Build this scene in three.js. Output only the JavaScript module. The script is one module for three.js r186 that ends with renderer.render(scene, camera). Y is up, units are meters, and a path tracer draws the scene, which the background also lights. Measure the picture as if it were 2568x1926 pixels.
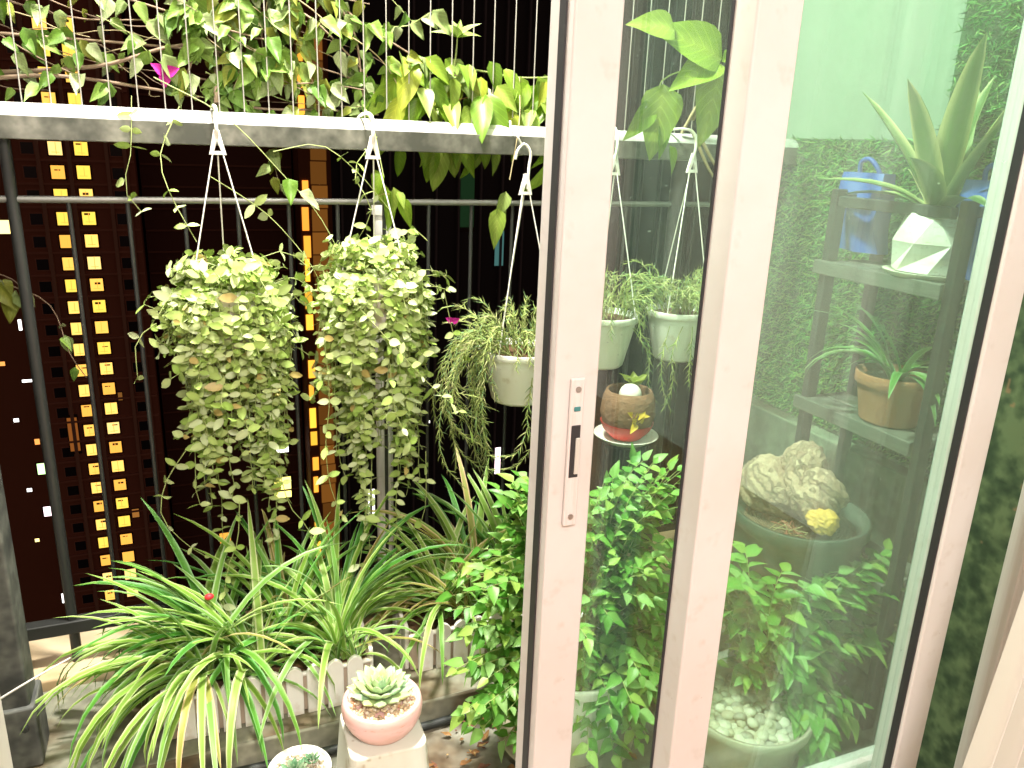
import * as THREE from 'three';
import { RoundedBoxGeometry } from 'three/addons/geometries/RoundedBoxGeometry.js';
import { mergeGeometries, mergeVertices } from 'three/addons/utils/BufferGeometryUtils.js';
import { RectAreaLightUniformsLib } from 'three/addons/lights/RectAreaLightUniformsLib.js';
RectAreaLightUniformsLib.init();

// ------------------------------------------------------------------ camera, sky, lights, exposure
const scene = new THREE.Scene();
const camera = new THREE.PerspectiveCamera(51.64, 4 / 3, 0.02, 3000);
camera.position.set(0, 1.2, 0);
camera.quaternion.setFromRotationMatrix(new THREE.Matrix4().makeBasis(
  new THREE.Vector3(0.92430, 0.03708, 0.37986), new THREE.Vector3(0.07813, 0.95581, -0.28341), new THREE.Vector3(-0.37358, 0.29164, 0.88056)));
const renderer = new THREE.WebGLRenderer({ antialias: true });
renderer.toneMapping = THREE.LinearToneMapping;
renderer.toneMappingExposure = 1.9;
renderer.shadowMap.enabled = true;

{ // night sky: faint city glow at the horizon, nearly black overhead
  const w = 64, h = 32, d = new Float32Array(w * h * 4);
  for (let j = 0; j < h; j++) for (let i = 0; i < w; i++) {
    const el = Math.abs((j + 0.5) / h - 0.5) * 2, k = Math.exp(-el * 5), o = (j * w + i) * 4;
    d[o] = 0.006 + 0.120 * k; d[o + 1] = 0.006 + 0.062 * k; d[o + 2] = 0.010 + 0.034 * k; d[o + 3] = 1;
  }
  const t = new THREE.DataTexture(d, w, h, THREE.RGBAFormat, THREE.FloatType);
  t.mapping = THREE.EquirectangularReflectionMapping; t.magFilter = THREE.LinearFilter; t.needsUpdate = true;
  scene.background = t; scene.environment = t;
}
const moon = new THREE.DirectionalLight(0xfff0dc, 0.02);
moon.position.set(-40, 90, -30); moon.castShadow = true; scene.add(moon); scene.add(moon.target);
// balcony ceiling lamp (over the plants) and room ceiling lamp (behind the viewer); their fittings are built further down
const balconyLamp = new THREE.RectAreaLight(0xfffaf0, 520, 0.22, 0.22);
balconyLamp.position.set(0.2, 2.565, -1.42); balconyLamp.lookAt(0.2, 0, -1.42); scene.add(balconyLamp);
const roomLamp = new THREE.RectAreaLight(0xfff1ea, 64, 0.6, 0.6);
roomLamp.position.set(0.05, 2.475, 1.1); roomLamp.lookAt(0.05, 0, 1.1); scene.add(roomLamp);

// ------------------------------------------------------------------ helpers
let seed = 20240607;
const rnd = () => { seed = (seed + 0x6D2B79F5) | 0; let t = Math.imul(seed ^ (seed >>> 15), 1 | seed); t = (t + Math.imul(t ^ (t >>> 7), 61 | t)) ^ t; return ((t ^ (t >>> 14)) >>> 0) / 4294967296; };
const rr = (a, b) => a + (b - a) * rnd();
const pick = a => a[Math.floor(rnd() * a.length)];
const V = (x, y, z) => new THREE.Vector3(x, y, z);
const taken = {};
const numbered = n => { const k = taken[n] = (taken[n] ?? -1) + 1; return k ? `${n}_${String(k).padStart(3, '0')}` : n; };
function shadows(o) { o.castShadow = true; o.receiveShadow = true; return o; }
function thing(name, label, category, [x, y, z] = [0, 0, 0], turn = 0, group) {
  const o = new THREE.Group(); o.name = numbered(name); o.position.set(x, y, z); o.rotation.y = turn;
  o.userData = { label, category }; if (group) o.userData.group = group; scene.add(o); return o;
}
function part(parent, name, geo, mat, pos, rot, scl) {
  const m = shadows(new THREE.Mesh(geo, mat)); m.name = name;
  if (pos) m.position.set(...pos); if (rot) m.rotation.set(...rot); if (scl) typeof scl === 'number' ? m.scale.setScalar(scl) : m.scale.set(...scl);
  parent.add(m); return m;
}
function struct(name, geo, mat, pos, rot) { const m = part(scene, name, geo, mat, pos, rot); m.name = numbered(name); m.userData.kind = 'structure'; return m; }
const lin = (r, g, b) => new THREE.Color().setRGB(r, g, b);
const std = (c, roughness = 0.7, extra = {}) => new THREE.MeshStandardMaterial({ color: Array.isArray(c) ? lin(...c) : c, roughness, side: THREE.DoubleSide, ...extra });
let veinTex = null;
const leafMat = (c, tr = 0.3, rough = 0.55) => new THREE.MeshPhysicalMaterial({ color: lin(...c), roughness: rough, transmission: tr, thickness: 0, side: THREE.DoubleSide, vertexColors: true, specularIntensity: 0.5, map: veinTex });
const box = (w, h, d, r = 0.003) => new RoundedBoxGeometry(w, h, d, 2, Math.min(r, w / 2.1, h / 2.1, d / 2.1));
const lathe = (pts, n = 40) => new THREE.LatheGeometry(pts.map(p => new THREE.Vector2(...p)), n);
const cyl = (r0, r1, h, n = 16) => new THREE.CylinderGeometry(r0, r1, h, n);
function tube(pts, r0, r1 = r0, radial = 5, seg = 0) { // tapered tube through points
  const c = new THREE.CatmullRomCurve3(pts.map(p => Array.isArray(p) ? V(...p) : p)), n = seg || Math.max(4, pts.length * 3);
  const fr = c.computeFrenetFrames(n, false), pos = [], nor = [], idx = [], uv = [];
  for (let i = 0; i <= n; i++) {
    const p = c.getPointAt(i / n), r = r0 + (r1 - r0) * i / n;
    for (let j = 0; j <= radial; j++) {
      const a = j / radial * 6.28319, nx = fr.normals[i].clone().multiplyScalar(Math.cos(a)).addScaledVector(fr.binormals[i], Math.sin(a));
      pos.push(p.x + nx.x * r, p.y + nx.y * r, p.z + nx.z * r); nor.push(nx.x, nx.y, nx.z); uv.push(i / n, j / radial);
      if (i < n && j < radial) { const a0 = i * (radial + 1) + j, b0 = a0 + radial + 1; idx.push(a0, a0 + 1, b0, b0, a0 + 1, b0 + 1); }
    }
  }
  const g = new THREE.BufferGeometry();
  g.setAttribute('position', new THREE.Float32BufferAttribute(pos, 3)); g.setAttribute('normal', new THREE.Float32BufferAttribute(nor, 3)); g.setAttribute('uv', new THREE.Float32BufferAttribute(uv, 2)); g.setIndex(idx); return g;
}
// tileable value noise and computed textures
const H = new Float32Array(65536); for (let i = 0; i < 65536; i++) H[i] = rnd();
function vn(x, y, per, s = 0) {
  const xi = Math.floor(x), yi = Math.floor(y), fx = x - xi, fy = y - yi, u = fx * fx * (3 - 2 * fx), v = fy * fy * (3 - 2 * fy);
  const h = (a, b) => H[((((a % per) + per) % per) * 251 + (((b % per) + per) % per) * 17 + s * 7919) & 65535];
  return (h(xi, yi) * (1 - u) + h(xi + 1, yi) * u) * (1 - v) + (h(xi, yi + 1) * (1 - u) + h(xi + 1, yi + 1) * u) * v;
}
const fbm = (u, v, per, oct = 4, s = 0) => { let a = 0, w = 0.5, t = 0; for (let o = 0; o < oct; o++) { a += w * vn(u * per, v * per, per, s + o); t += w; w *= 0.55; per *= 2; } return a / t; };
function tex(n, fn, srgb = true, rep = [1, 1]) {
  const d = new Uint8Array(n * n * 4);
  for (let j = 0; j < n; j++) for (let i = 0; i < n; i++) { const c = fn(i / n, j / n), o = (j * n + i) * 4; for (let k = 0; k < 3; k++) d[o + k] = Math.max(0, Math.min(255, Array.isArray(c) ? c[k] : c)); d[o + 3] = 255; }
  const t = new THREE.DataTexture(d, n, n, THREE.RGBAFormat); if (srgb) t.colorSpace = THREE.SRGBColorSpace;
  t.wrapS = t.wrapT = THREE.RepeatWrapping; t.magFilter = THREE.LinearFilter; t.repeat.set(...rep); t.needsUpdate = true; return t;
}
const mixc = (a, b, t) => a.map((x, i) => x + (b[i] - x) * Math.max(0, Math.min(1, t)));
function boxUV(g) { // uv in metres from the dominant axis
  g = g.index ? g.toNonIndexed() : g; const p = g.attributes.position, n = g.attributes.normal, uv = new Float32Array(p.count * 2);
  for (let i = 0; i < p.count; i++) {
    const ax = Math.abs(n.getX(i)), ay = Math.abs(n.getY(i)), az = Math.abs(n.getZ(i));
    const [u, v] = ay > ax && ay > az ? [p.getX(i), p.getZ(i)] : ax > az ? [p.getZ(i), p.getY(i)] : [p.getX(i), p.getY(i)];
    uv[i * 2] = u; uv[i * 2 + 1] = v;
  }
  g.setAttribute('uv', new THREE.BufferAttribute(uv, 2)); return g;
}
// leaves -----------------------------------------------------------
const oval = t => Math.pow(Math.sin(Math.PI * Math.min(1, Math.pow(t, 0.85) * 0.97 + 0.03)), 0.62);
const ovate = t => Math.pow(Math.sin(Math.PI * Math.pow(t, 0.62)), 0.85) * (1 - 0.25 * t);
const lance = t => Math.pow(Math.sin(Math.PI * Math.pow(t * 0.97 + 0.03, 0.8)), 0.8);
function leafGeo(L, W, prof, { rows = 5, fold = 0.18, droop = 0.15, wave = 0, mid = [1.12, 1.1, 1.15], edge = [0.97, 0.98, 0.95], inner = false } = {}) {
  const pos = [], col = [], uv = [], idx = [];
  for (let i = 0; i <= rows; i++) {
    const t = i / rows, w = Math.max(0.0004, W / 2 * prof(t) * (t > 0.999 ? 0 : 1)), z = -droop * L * t * t + wave * L * Math.sin(t * 9);
    for (const s of [-1, -0.5, 0, 0.5, 1]) {
      pos.push(s * w, L * t, z + fold * Math.abs(s) * w + wave * L * Math.sin(t * 11 + s * 2) * Math.abs(s)); uv.push(s * 0.5 + 0.5, t);
      const k = Math.abs(s) < (inner ? 0.6 : 0.1) ? mid : edge; col.push(...k);
    }
  }
  for (let i = 0; i < rows; i++) for (let j = 0; j < 4; j++) { const a = i * 5 + j, b = a + 5; idx.push(a, a + 1, b, b, a + 1, b + 1); }
  const g = new THREE.BufferGeometry();
  g.setAttribute('position', new THREE.Float32BufferAttribute(pos, 3)); g.setAttribute('color', new THREE.Float32BufferAttribute(col, 3)); g.setAttribute('uv', new THREE.Float32BufferAttribute(uv, 2));
  g.setIndex(idx); g.computeVertexNormals(); return g;
}
function small(L, W, prof, fold = 0.2, droop = 0.15, rows = 4) { // 3-column leaf, 16 triangles
  const pos = [], col = [], uv = [], idx = [];
  for (let i = 0; i <= rows; i++) { const t = i / rows, w = i === rows ? 0.0003 : W / 2 * prof(t), z = -droop * L * t * t; for (const s of [-1, 0, 1]) { pos.push(s * w, L * t, z + fold * Math.abs(s) * w); uv.push(s / 2 + 0.5, t); const k = s ? 0.96 : 1.1; col.push(k, k, k); } }
  for (let i = 0; i < rows; i++) for (let j = 0; j < 2; j++) { const a = i * 3 + j, b = a + 3; idx.push(a, a + 1, b, b, a + 1, b + 1); }
  const g = new THREE.BufferGeometry(); g.setAttribute('position', new THREE.Float32BufferAttribute(pos, 3)); g.setAttribute('color', new THREE.Float32BufferAttribute(col, 3)); g.setAttribute('uv', new THREE.Float32BufferAttribute(uv, 2)); g.setIndex(idx); g.computeVertexNormals(); return g;
}
const weld = g => { g.deleteAttribute('uv'); g.deleteAttribute('normal'); return mergeVertices(g, 1e-6); };
const _x = V(0, 0, 0), _y = V(0, 0, 0), _z = V(0, 0, 0);
function orient(p, axis, normal, s = 1) {
  _y.copy(axis).normalize(); _z.copy(normal).addScaledVector(_y, -normal.dot(_y)); if (_z.lengthSq() < 1e-6) _z.set(_y.y, -_y.x, 0.3).addScaledVector(_y, -0.3 * _y.z); _z.normalize(); _x.crossVectors(_y, _z);
  const m = new THREE.Matrix4().makeBasis(_x, _y, _z); m.scale(V(s, s, s)); m.setPosition(p); return m;
}
// leaves given as {m: local matrix, g: geometry index, t: tone index}; the nearest to the viewer become parts, the rest one piece
function foliage(parent, name, list, geos, mats, most = 300, restName = 'foliage') {
  parent.updateMatrixWorld(true); const q = V(0, 0, 0);
  for (const l of list) l.d = q.setFromMatrixPosition(l.m).applyMatrix4(parent.matrixWorld).distanceTo(camera.position);
  list.sort((a, b) => a.d - b.d);
  for (const l of list.slice(0, most)) { const m = shadows(new THREE.Mesh(geos[l.g], mats[l.t])); m.name = name; l.m.decompose(m.position, m.quaternion, m.scale); parent.add(m); }
  const rest = list.slice(most); if (!rest.length) return;
  const base = mats[0].clone(); base.color.setRGB(1, 1, 1);
  if (geos.length === 1) {
    const im = shadows(new THREE.InstancedMesh(geos[0], base, rest.length)); im.name = restName; im.userData.kind = 'stuff';
    rest.forEach((l, i) => { im.setMatrixAt(i, l.m); im.setColorAt(i, mats[l.t].color); }); parent.add(im); return;
  }
  const out = rest.map(l => { const g = geos[l.g].clone().applyMatrix4(l.m), c = g.attributes.color, k = mats[l.t].color; for (let i = 0; i < c.count; i++) c.setXYZ(i, c.getX(i) * k.r, c.getY(i) * k.g, c.getZ(i) * k.b); return g; });
  part(parent, restName, mergeGeometries(out), base).userData.kind = 'stuff';
}
const merged = (parent, name, geos, mat) => { const m = part(parent, name, mergeGeometries(geos), mat); m.userData.kind = 'stuff'; return m; };

// ------------------------------------------------------------------ materials
const stainTex = tex(256, (u, v) => { const a = fbm(u, v, 5, 6, 81), b = fbm(u, v, 26, 4, 82), d = vn(u * 90, v * 90, 90, 83); let k = mixc([255, 255, 253], [238, 234, 224], (a - 0.45) * 4); k = mixc(k, [206, 192, 166], (b - 0.68) * 4); return d > 0.975 ? mixc(k, [160, 140, 110], 0.5) : k; });
const frameTex = tex(512, (u, v) => { const a = fbm(u, v, 5, 6, 85), b = fbm(u, v, 40, 4, 86), d = vn(u * 200, v * 200, 200, 87); let k = mixc([255, 255, 255], [246, 243, 239], (a - 0.42) * 3); k = mixc(k, [238, 233, 227], (b - 0.68) * 4); return d > 0.996 ? mixc(k, [190, 182, 172], 0.5) : k; }, true, [1.1, 1.1]);
const concreteTex = tex(512, (u, v) => {
  const a = fbm(u, v, 4, 6, 1), b = fbm(u, v, 9, 4, 9), c = fbm(u, v, 60, 2, 3), s = fbm(u, v, 6, 5, 22);
  let k = mixc([104, 104, 92], [168, 166, 150], a * 1.7 - 0.35); k = mixc(k, [78, 60, 38], (s - 0.56) * 5); k = mixc(k, [60, 62, 48], (b - 0.6) * 4); return k.map(x => x * (0.85 + 0.3 * c));
});
const concreteBump = tex(512, (u, v) => 255 * (0.6 * fbm(u, v, 40, 4, 5) + 0.4 * fbm(u, v, 8, 4, 6)), false);
const M = {
  floor: new THREE.MeshStandardMaterial({ map: concreteTex, bumpMap: concreteBump, bumpScale: 0.004, roughness: 0.75, side: THREE.DoubleSide }),
  ledge: std([0.30, 0.30, 0.24], 0.8, { map: concreteTex, bumpMap: concreteBump, bumpScale: 0.003, color: lin(0.95, 0.97, 0.88) }),
  sill: std([0.62, 0.52, 0.38], 0.7, { map: tex(256, (u, v) => mixc([186, 160, 120], [222, 204, 172], fbm(u, v, 12, 5, 2) * 1.4 - 0.2)), color: 0xffffff }),
  darkPost: std([0.05, 0.053, 0.05], 0.62, { map: tex(256, (u, v) => { const a = fbm(u, v, 24, 4, 31); return mixc([52, 54, 52], [110, 112, 104], a * 1.8 - 0.5 + (fbm(u, v, 90, 2, 7) - 0.5) * 0.7); }), color: 0xffffff, bumpMap: concreteBump, bumpScale: 0.001 }),
  rail: std([0.4, 0.4, 0.38], 0.45, { map: tex(512, (u, v) => { const st = vn(u * 60, v * 60, 60, 3) * 0.4 + fbm(u, v, 16, 5, 4) * 0.9; return mixc([120, 120, 112], [214, 213, 208], 1.6 - st * 1.2); }), color: 0xffffff, metalness: 0.25 }),
  bar: std([0.035, 0.037, 0.034], 0.38, { metalness: 0.3 }),
  cable: std([0.5, 0.47, 0.42], 0.35, { metalness: 0.6 }),
  frame: new THREE.MeshPhysicalMaterial({ color: lin(0.60, 0.575, 0.555), roughness: 0.42, clearcoat: 0.15, clearcoatRoughness: 0.4, side: THREE.DoubleSide, map: frameTex, bumpMap: tex(256, (u, v) => 120 + 60 * fbm(u, v, 50, 3, 8), false), bumpScale: 0.0002 }),
  frameSide: std([0.50, 0.49, 0.44], 0.5),
  rubber: std([0.02, 0.02, 0.022], 0.6),
  glass: new THREE.MeshPhysicalMaterial({ color: lin(0.885, 0.98, 0.93), roughness: 0.0, transmission: 1, thickness: 0, ior: 1.6, side: THREE.DoubleSide }),
  sage: std([0.42, 0.50, 0.38], 0.85, { map: tex(512, (u, v) => { const a = fbm(u, v, 6, 6, 41), b = fbm(u, v, 120, 2, 42); return mixc([110, 132, 112], [132, 152, 132], a * 0.9 + b * 0.25); }), color: 0xffffff, bumpMap: concreteBump, bumpScale: 0.0012 }),
  plinth: std([0.26, 0.29, 0.24], 0.85, { map: concreteTex, color: lin(0.75, 0.95, 0.8) }),
  wall: std([0.8, 0.79, 0.76], 0.9), ceiling: std([0.8, 0.79, 0.76], 0.9),
  woodFloor: std([0.35, 0.22, 0.12], 0.5, { map: tex(256, (u, v) => mixc([120, 84, 52], [176, 132, 90], fbm(u * 1, v * 1, 8, 4, 3) * 0.8 + 0.5 * vn(u * 90, v * 3, 90, 1) - 0.2)), color: 0xffffff }),
  white: std([0.8, 0.8, 0.75], 0.45, { map: stainTex }), whitePlastic: std([0.8, 0.79, 0.75], 0.38, { map: stainTex }), soil: std([0.14, 0.075, 0.03], 0.95, { bumpMap: concreteBump, bumpScale: 0.02 }),
  bark: std([0.20, 0.14, 0.09], 0.85), twig: std([0.33, 0.27, 0.14], 0.8), greenStem: std([0.30, 0.36, 0.12], 0.7), black: std([0.022, 0.026, 0.024], 0.5),
};
M.liner = std([0.1, 0.14, 0.08], 0.85, { map: tex(256, (u, v) => { const a = fbm(u, v, 46, 5, 51), b = fbm(u, v, 6, 4, 52), d = vn(u * 70, v * 50, 70, 53); let k = mixc([38, 56, 36], [96, 112, 78], a * 2.4 - 0.8 + (b - 0.5)); return d > 0.955 ? mixc(k, [150, 112, 84], 0.7) : k; }), color: 0xffffff });
M.grime = std([0.2, 0.2, 0.17], 0.6, { map: tex(512, (u, v) => { const a = fbm(u, v, 14, 6, 61), b = fbm(u, v, 70, 3, 62); return mixc([58, 60, 50], [134, 132, 120], a * 1.7 - 0.55 + (b - 0.5) * 0.6); }), color: 0xffffff });
M.dustHaze = std([0.66, 0.70, 0.66], 0.9, { transparent: true, opacity: 1, alphaMap: tex(512, (u, v) => { const a = fbm(u, v, 3, 5, 91), st = vn(u * 34, v * 3, 34, 92) * 0.5 + vn(u * 90, v * 5, 90, 93) * 0.5, d = vn(u * 256, v * 256, 256, 94); return 255 * Math.max(0, 0.022 + 0.09 * (a - 0.4) + 0.08 * (st - 0.4)) + (d > 0.992 ? 90 : 0); }, false, [1.3, 1.3]) });  // dust streaks and specks; the milky veil of room reflections is painted in too
M.midBar = std([0.2, 0.2, 0.18], 0.4, { metalness: 0.3 });
M.concrete = M.floor;

// ------------------------------------------------------------------ the setting
const slab = (w, h, d) => boxUV(new THREE.BoxGeometry(w, h, d));
struct('balcony_floor', slab(3.3, 0.2, 0.95), M.floor, [0.1, -0.1, -1.375]);
struct('balcony_ledge', boxUV(box(3.3, 0.062, 0.3, 0.008)), M.ledge, [0.1, 0.029, -1.512]);
struct('balcony_sill', boxUV(box(3.3, 0.20, 0.2, 0.008)), M.sill, [0.1, -0.018, -1.765]);
struct('balcony_ceiling', slab(3.5, 0.14, 1.0), M.ceiling, [0.1, 2.67, -1.45]);
struct('balcony_side_wall', slab(0.12, 2.6, 0.93), M.sage, [1.562, 1.299, -1.385]);
struct('balcony_plinth', boxUV(box(0.05, 0.52, 0.8, 0.006)), M.plinth, [1.476, 0.262, -1.37]);
struct('ground', new THREE.PlaneGeometry(1600, 1600), std([0.04, 0.038, 0.035], 0.9), [0, -98, -300], [-Math.PI / 2, 0, 0]);
struct('room_floor', slab(4.3, 0.2, 4.2), M.woodFloor, [-0.1, -0.095, 1.41]);
struct('room_ceiling', slab(4.3, 0.16, 4.2), M.ceiling, [-0.1, 2.6, 1.41]);
struct('room_wall_back', slab(4.3, 2.6, 0.12), M.wall, [-0.1, 1.26, 3.5]);
struct('room_wall_left', slab(0.12, 2.52, 4.1), M.wall, [-2.2, 1.26, 1.40]);
struct('room_wall_right', slab(0.12, 2.52, 4.1), M.wall, [1.93, 1.26, 1.40]);
struct('facade_wall_left', slab(1.95, 2.55, 0.24), M.wall, [-1.245, 1.275, -0.80]);
struct('facade_wall_right', slab(0.66, 2.55, 0.22), M.wall, [1.596, 1.275, -0.82]);
struct('facade_lintel', slab(1.5, 0.22, 0.24), M.wall, [0.5, 2.42, -0.80]);

{ // lamp fittings
  const l = thing('ceiling_lamp', 'round white ceiling lamp above the balcony plants', 'lamp', [0.2, 2.6, -1.42]);
  part(l, 'lamp_base', lathe([[0, 0], [0.15, 0], [0.15, -0.016], [0.135, -0.02]]), M.white);
  part(l, 'lamp_shade', lathe([[0.135, -0.018], [0.128, -0.026], [0, -0.030]]), std([0.9, 0.9, 0.88], 0.6, { emissive: lin(1, 0.94, 0.82), emissiveIntensity: 3 }));
  const r = thing('ceiling_lamp', 'square white ceiling lamp inside the room', 'lamp', [0.05, 2.52, 1.1]);
  part(r, 'lamp_base', box(0.66, 0.03, 0.66), M.white, [0, -0.015, 0]);
  part(r, 'lamp_shade', box(0.6, 0.008, 0.6), std([0.9, 0.88, 0.86], 0.6, { emissive: lin(1, 0.88, 0.8), emissiveIntensity: 3 }), [0, -0.034, 0]);
}

// ------------------------------------------------------------------ the city at night
function tower(name, label, x0, x1, yTop, z, depth, mat) {
  const t = thing(name, label, 'building', [(x0 + x1) / 2, -98, z]);
  part(t, 'wall', slab(x1 - x0, yTop + 98, depth), mat, [0, (yTop + 98) / 2, -depth / 2]);
  t.userData.x0 = (x0 + x1) / 2; return t;
}
const glow = (c, k) => std([0.05, 0.05, 0.05], 0.6, { emissive: lin(...c), emissiveIntensity: k });
const paneMats = [glow([1, 0.52, 0.09], 0.85), glow([1, 0.56, 0.12], 0.95), glow([1, 0.62, 0.2], 0.9), glow([1, 0.46, 0.07], 0.75), glow([1, 0.6, 0.08], 0.85)];
const dim = std([0.35, 0.16, 0.05], 0.8, { emissive: lin(1, 0.42, 0.06), emissiveIntensity: 0.75 });
const frameDark = std([0.03, 0.018, 0.012], 0.8), blind = std([0.55, 0.35, 0.15], 0.8);
const wGeo = box(2.1, 2.2, 0.14, 0.03), pGeo = new THREE.BoxGeometry(1.72, 1.86, 0.06), mGeo = new THREE.BoxGeometry(0.09, 1.86, 0.05), tGeo = new THREE.BoxGeometry(1.72, 0.09, 0.05);
function litWindow(t, x, y, w = 1, h = 1, mat = pick(paneMats), bars = true) {
  const f = part(t, 'window', wGeo, frameDark, [x - t.position.x, y + 98, 0.07], null, [w, h, 1]);
  part(f, 'window_pane', pGeo, mat, [0, 0, 0.055]);
  if (bars) { part(f, 'mullion', mGeo, dim, [rr(-0.12, 0.12), 0.05, 0.10], null, [1, rr(0.6, 1), 1]); part(f, 'transom', tGeo, dim, [rr(-0.1, 0.1), -0.55 + rr(-0.05, 0.05), 0.095], null, [0.6, 0.9, 1]); if (rnd() < 0.45) part(f, 'blind', tGeo, blind, [rr(-0.3, 0.3), rr(0.2, 0.7), 0.09], null, [0.45, rr(1.5, 4), 1]); }
}
const Zc = -134, kz = 134 / 118;
const bt = tower('apartment_tower', 'dark brown apartment tower with two columns of glowing yellow windows', -20.6, -5.2, 46, Zc, 18, std([0.36, 0.14, 0.085], 0.9));
for (let r = -5; r < 23; r++) { const y = 1.2 + (-2.9 - r * 2.9) * kz; litWindow(bt, -13.5 * kz, y); litWindow(bt, -10.6 * kz, y + 0.05); }
for (const x of [-17.6, -13.7, -8.8, -6.4]) part(bt, 'pilaster', new THREE.BoxGeometry(0.5, 140, 0.4), std([0.42, 0.24, 0.16], 0.9), [x - bt.position.x, 70, 0.2]);
const bandMat = std([0.44, 0.20, 0.13], 0.9), bandGeo = new THREE.BoxGeometry(15.3, 0.32, 0.3), offPane = std([0.03, 0.03, 0.035], 0.15);
for (let r = -5; r < 24; r++) { const y = 1.2 + (-2.9 - r * 2.9) * kz + 1.64; part(bt, 'floor_band', bandGeo, bandMat, [0, y + 98, 0.14]); for (const x of [-18.8, -7.5]) { const f = part(bt, 'window', wGeo, bandMat, [x - bt.position.x, y - 1.7 + 98, 0.05], null, [0.9, 0.85, 1]); part(f, 'dark_pane', pGeo, offPane, [0, 0, 0.05]); } }
const ring = [[-9.3, -36, .35, .7, glow([1, 0.4, 0.08], 0.12)], [-9.0, -54, .6, .8, glow([1, 0.4, 0.08], 0.2)], [-15.6, -41, 0.8, 3.0, glow([0.9, 0.28, 0.05], 0.16)]];
for (const [x, y, w, h, m] of ring) litWindow(bt, x * kz, y * kz + 1.2, w, h, m, false);
const bl = tower('apartment_block', 'brown neighbouring block on the left with a few scattered coloured lights', -40, -20.9, 30, Zc - 3, 18, std([0.33, 0.13, 0.07], 0.9));
const wl = glow([1, 0.95, 0.9], 2), gr = glow([0.55, 0.9, 0.35], 1.6), pk = glow([1, 0.75, 0.8], 1.8), or = glow([1, 0.35, 0.08], 0.9), ye = glow([1, 0.75, 0.25], 1.6);
for (const [x, y, w, h, m] of [[-20.0, -12.9, 1, 1.05, ye], [-19.9, -25.8, .25, .9, wl], [-19.9, -33.6, .95, .22, wl], [-22.0, -39.1, .4, .3, wl], [-19.9, -42.5, .4, .5, or], [-19.6, -46.6, 1.0, 1.0, gr], [-21.7, -49.6, .4, .3, wl], [-19.6, -53.2, 1, .9, pk], [-21.7, -57.5, .35, .3, ye], [-19.3, -67.5, .5, .95, wl], [-19.3, -73, .7, .8, ye], [-22.0, -71.5, .45, .35, wl], [-22.6, -31, .4, .35, or]]) litWindow(bl, x * kz - 0.7, y * kz + 1.2, w, h, m, false);
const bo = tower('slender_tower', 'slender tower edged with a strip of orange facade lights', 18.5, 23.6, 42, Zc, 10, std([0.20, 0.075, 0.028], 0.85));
for (let i = 0; i < 22; i++) { const y = 14 - i * 4.3 + rr(-0.5, 0.5); if (i % 7 === 4) continue; part(bo, 'facade_glow_panel', new THREE.BoxGeometry(rr(0.7, 1.2), rr(2.4, 4), 0.12), glow([1, rr(0.34, 0.5), 0.04], rr(0.5, 1.1)), [-1.75 + rr(-0.15, 0.15), y + 98, 0.05]); }
for (let i = 0; i < 26; i++) { const k = rr(0.10, 0.26); part(bo, 'facade_glow_panel', new THREE.BoxGeometry(2.5, 3.55, 0.1), glow([1, 0.36, 0.05], k * 0.5), [0.55 + rr(-0.1, 0.1), 112 - i * 3.75, 0.04]); }  // no windows here: the lit facade's brown-orange glow put into dim emissive panels
const bandMat2 = std([0.26, 0.12, 0.08], 0.9);
const bm = tower('low_block', 'black block between the towers with lit signs near its foot', -4.8, 18.2, 58, Zc - 6, 18, std([0.14, 0.06, 0.04], 0.9));
for (const [x, y, w, h, m] of [[11.6, -36.8, .9, 1.1, ye], [11.7, -46.2, 1.7, .85, wl], [11.9, -52.8, 1.6, 2.0, glow([1, 0.85, 0.2], 1.6)], [3, -60, 1, 1, dim]]) litWindow(bm, x * kz * 1.045, y * kz * 1.045 + 1.2, w * 1.1, h * 1.1, m, false);
for (let r = 0; r < 44; r++) part(bm, 'floor_band', new THREE.BoxGeometry(22.8, 0.3, 0.3), bandMat2, [0, 2 + r * 3.4, 0.14]);
const finMat = std([0.12, 0.12, 0.13], 0.6);
const br = tower('office_tower', 'black office tower on the right with sparse pale lights', 23.9, 110, 60, Zc - 2, 30, std([0.03, 0.03, 0.034], 0.7));
for (const [x, y, w, h, m] of [[26.2, -58.8, .7, 3.6, wl], [28.2, -60.2, 1.0, 3.8, glow([0.9, 0.9, 0.7], 1.2)], [48.4, -53.5, .9, 3.0, pk], [47.6, -16.5, 1.0, 3.4, glow([0.25, 0.7, 0.65], 0.12)], [42, -9, 1.5, 5, glow([0.05, 0.25, 0.08], 0.05)], [37, -17, .2, .2, wl], [44, -30, .8, 2, glow([0.1, 0.35, 0.3], 0.06)], [36, -45, .25, .25, wl]]) litWindow(br, x * kz, y * kz + 1.2, w, h, m, false);
for (let x = 25.5; x < 108; x += 4.1) part(br, 'fin', new THREE.BoxGeometry(0.35, 158, 0.7), finMat, [x - br.position.x, 79, 0.35]);

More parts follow.
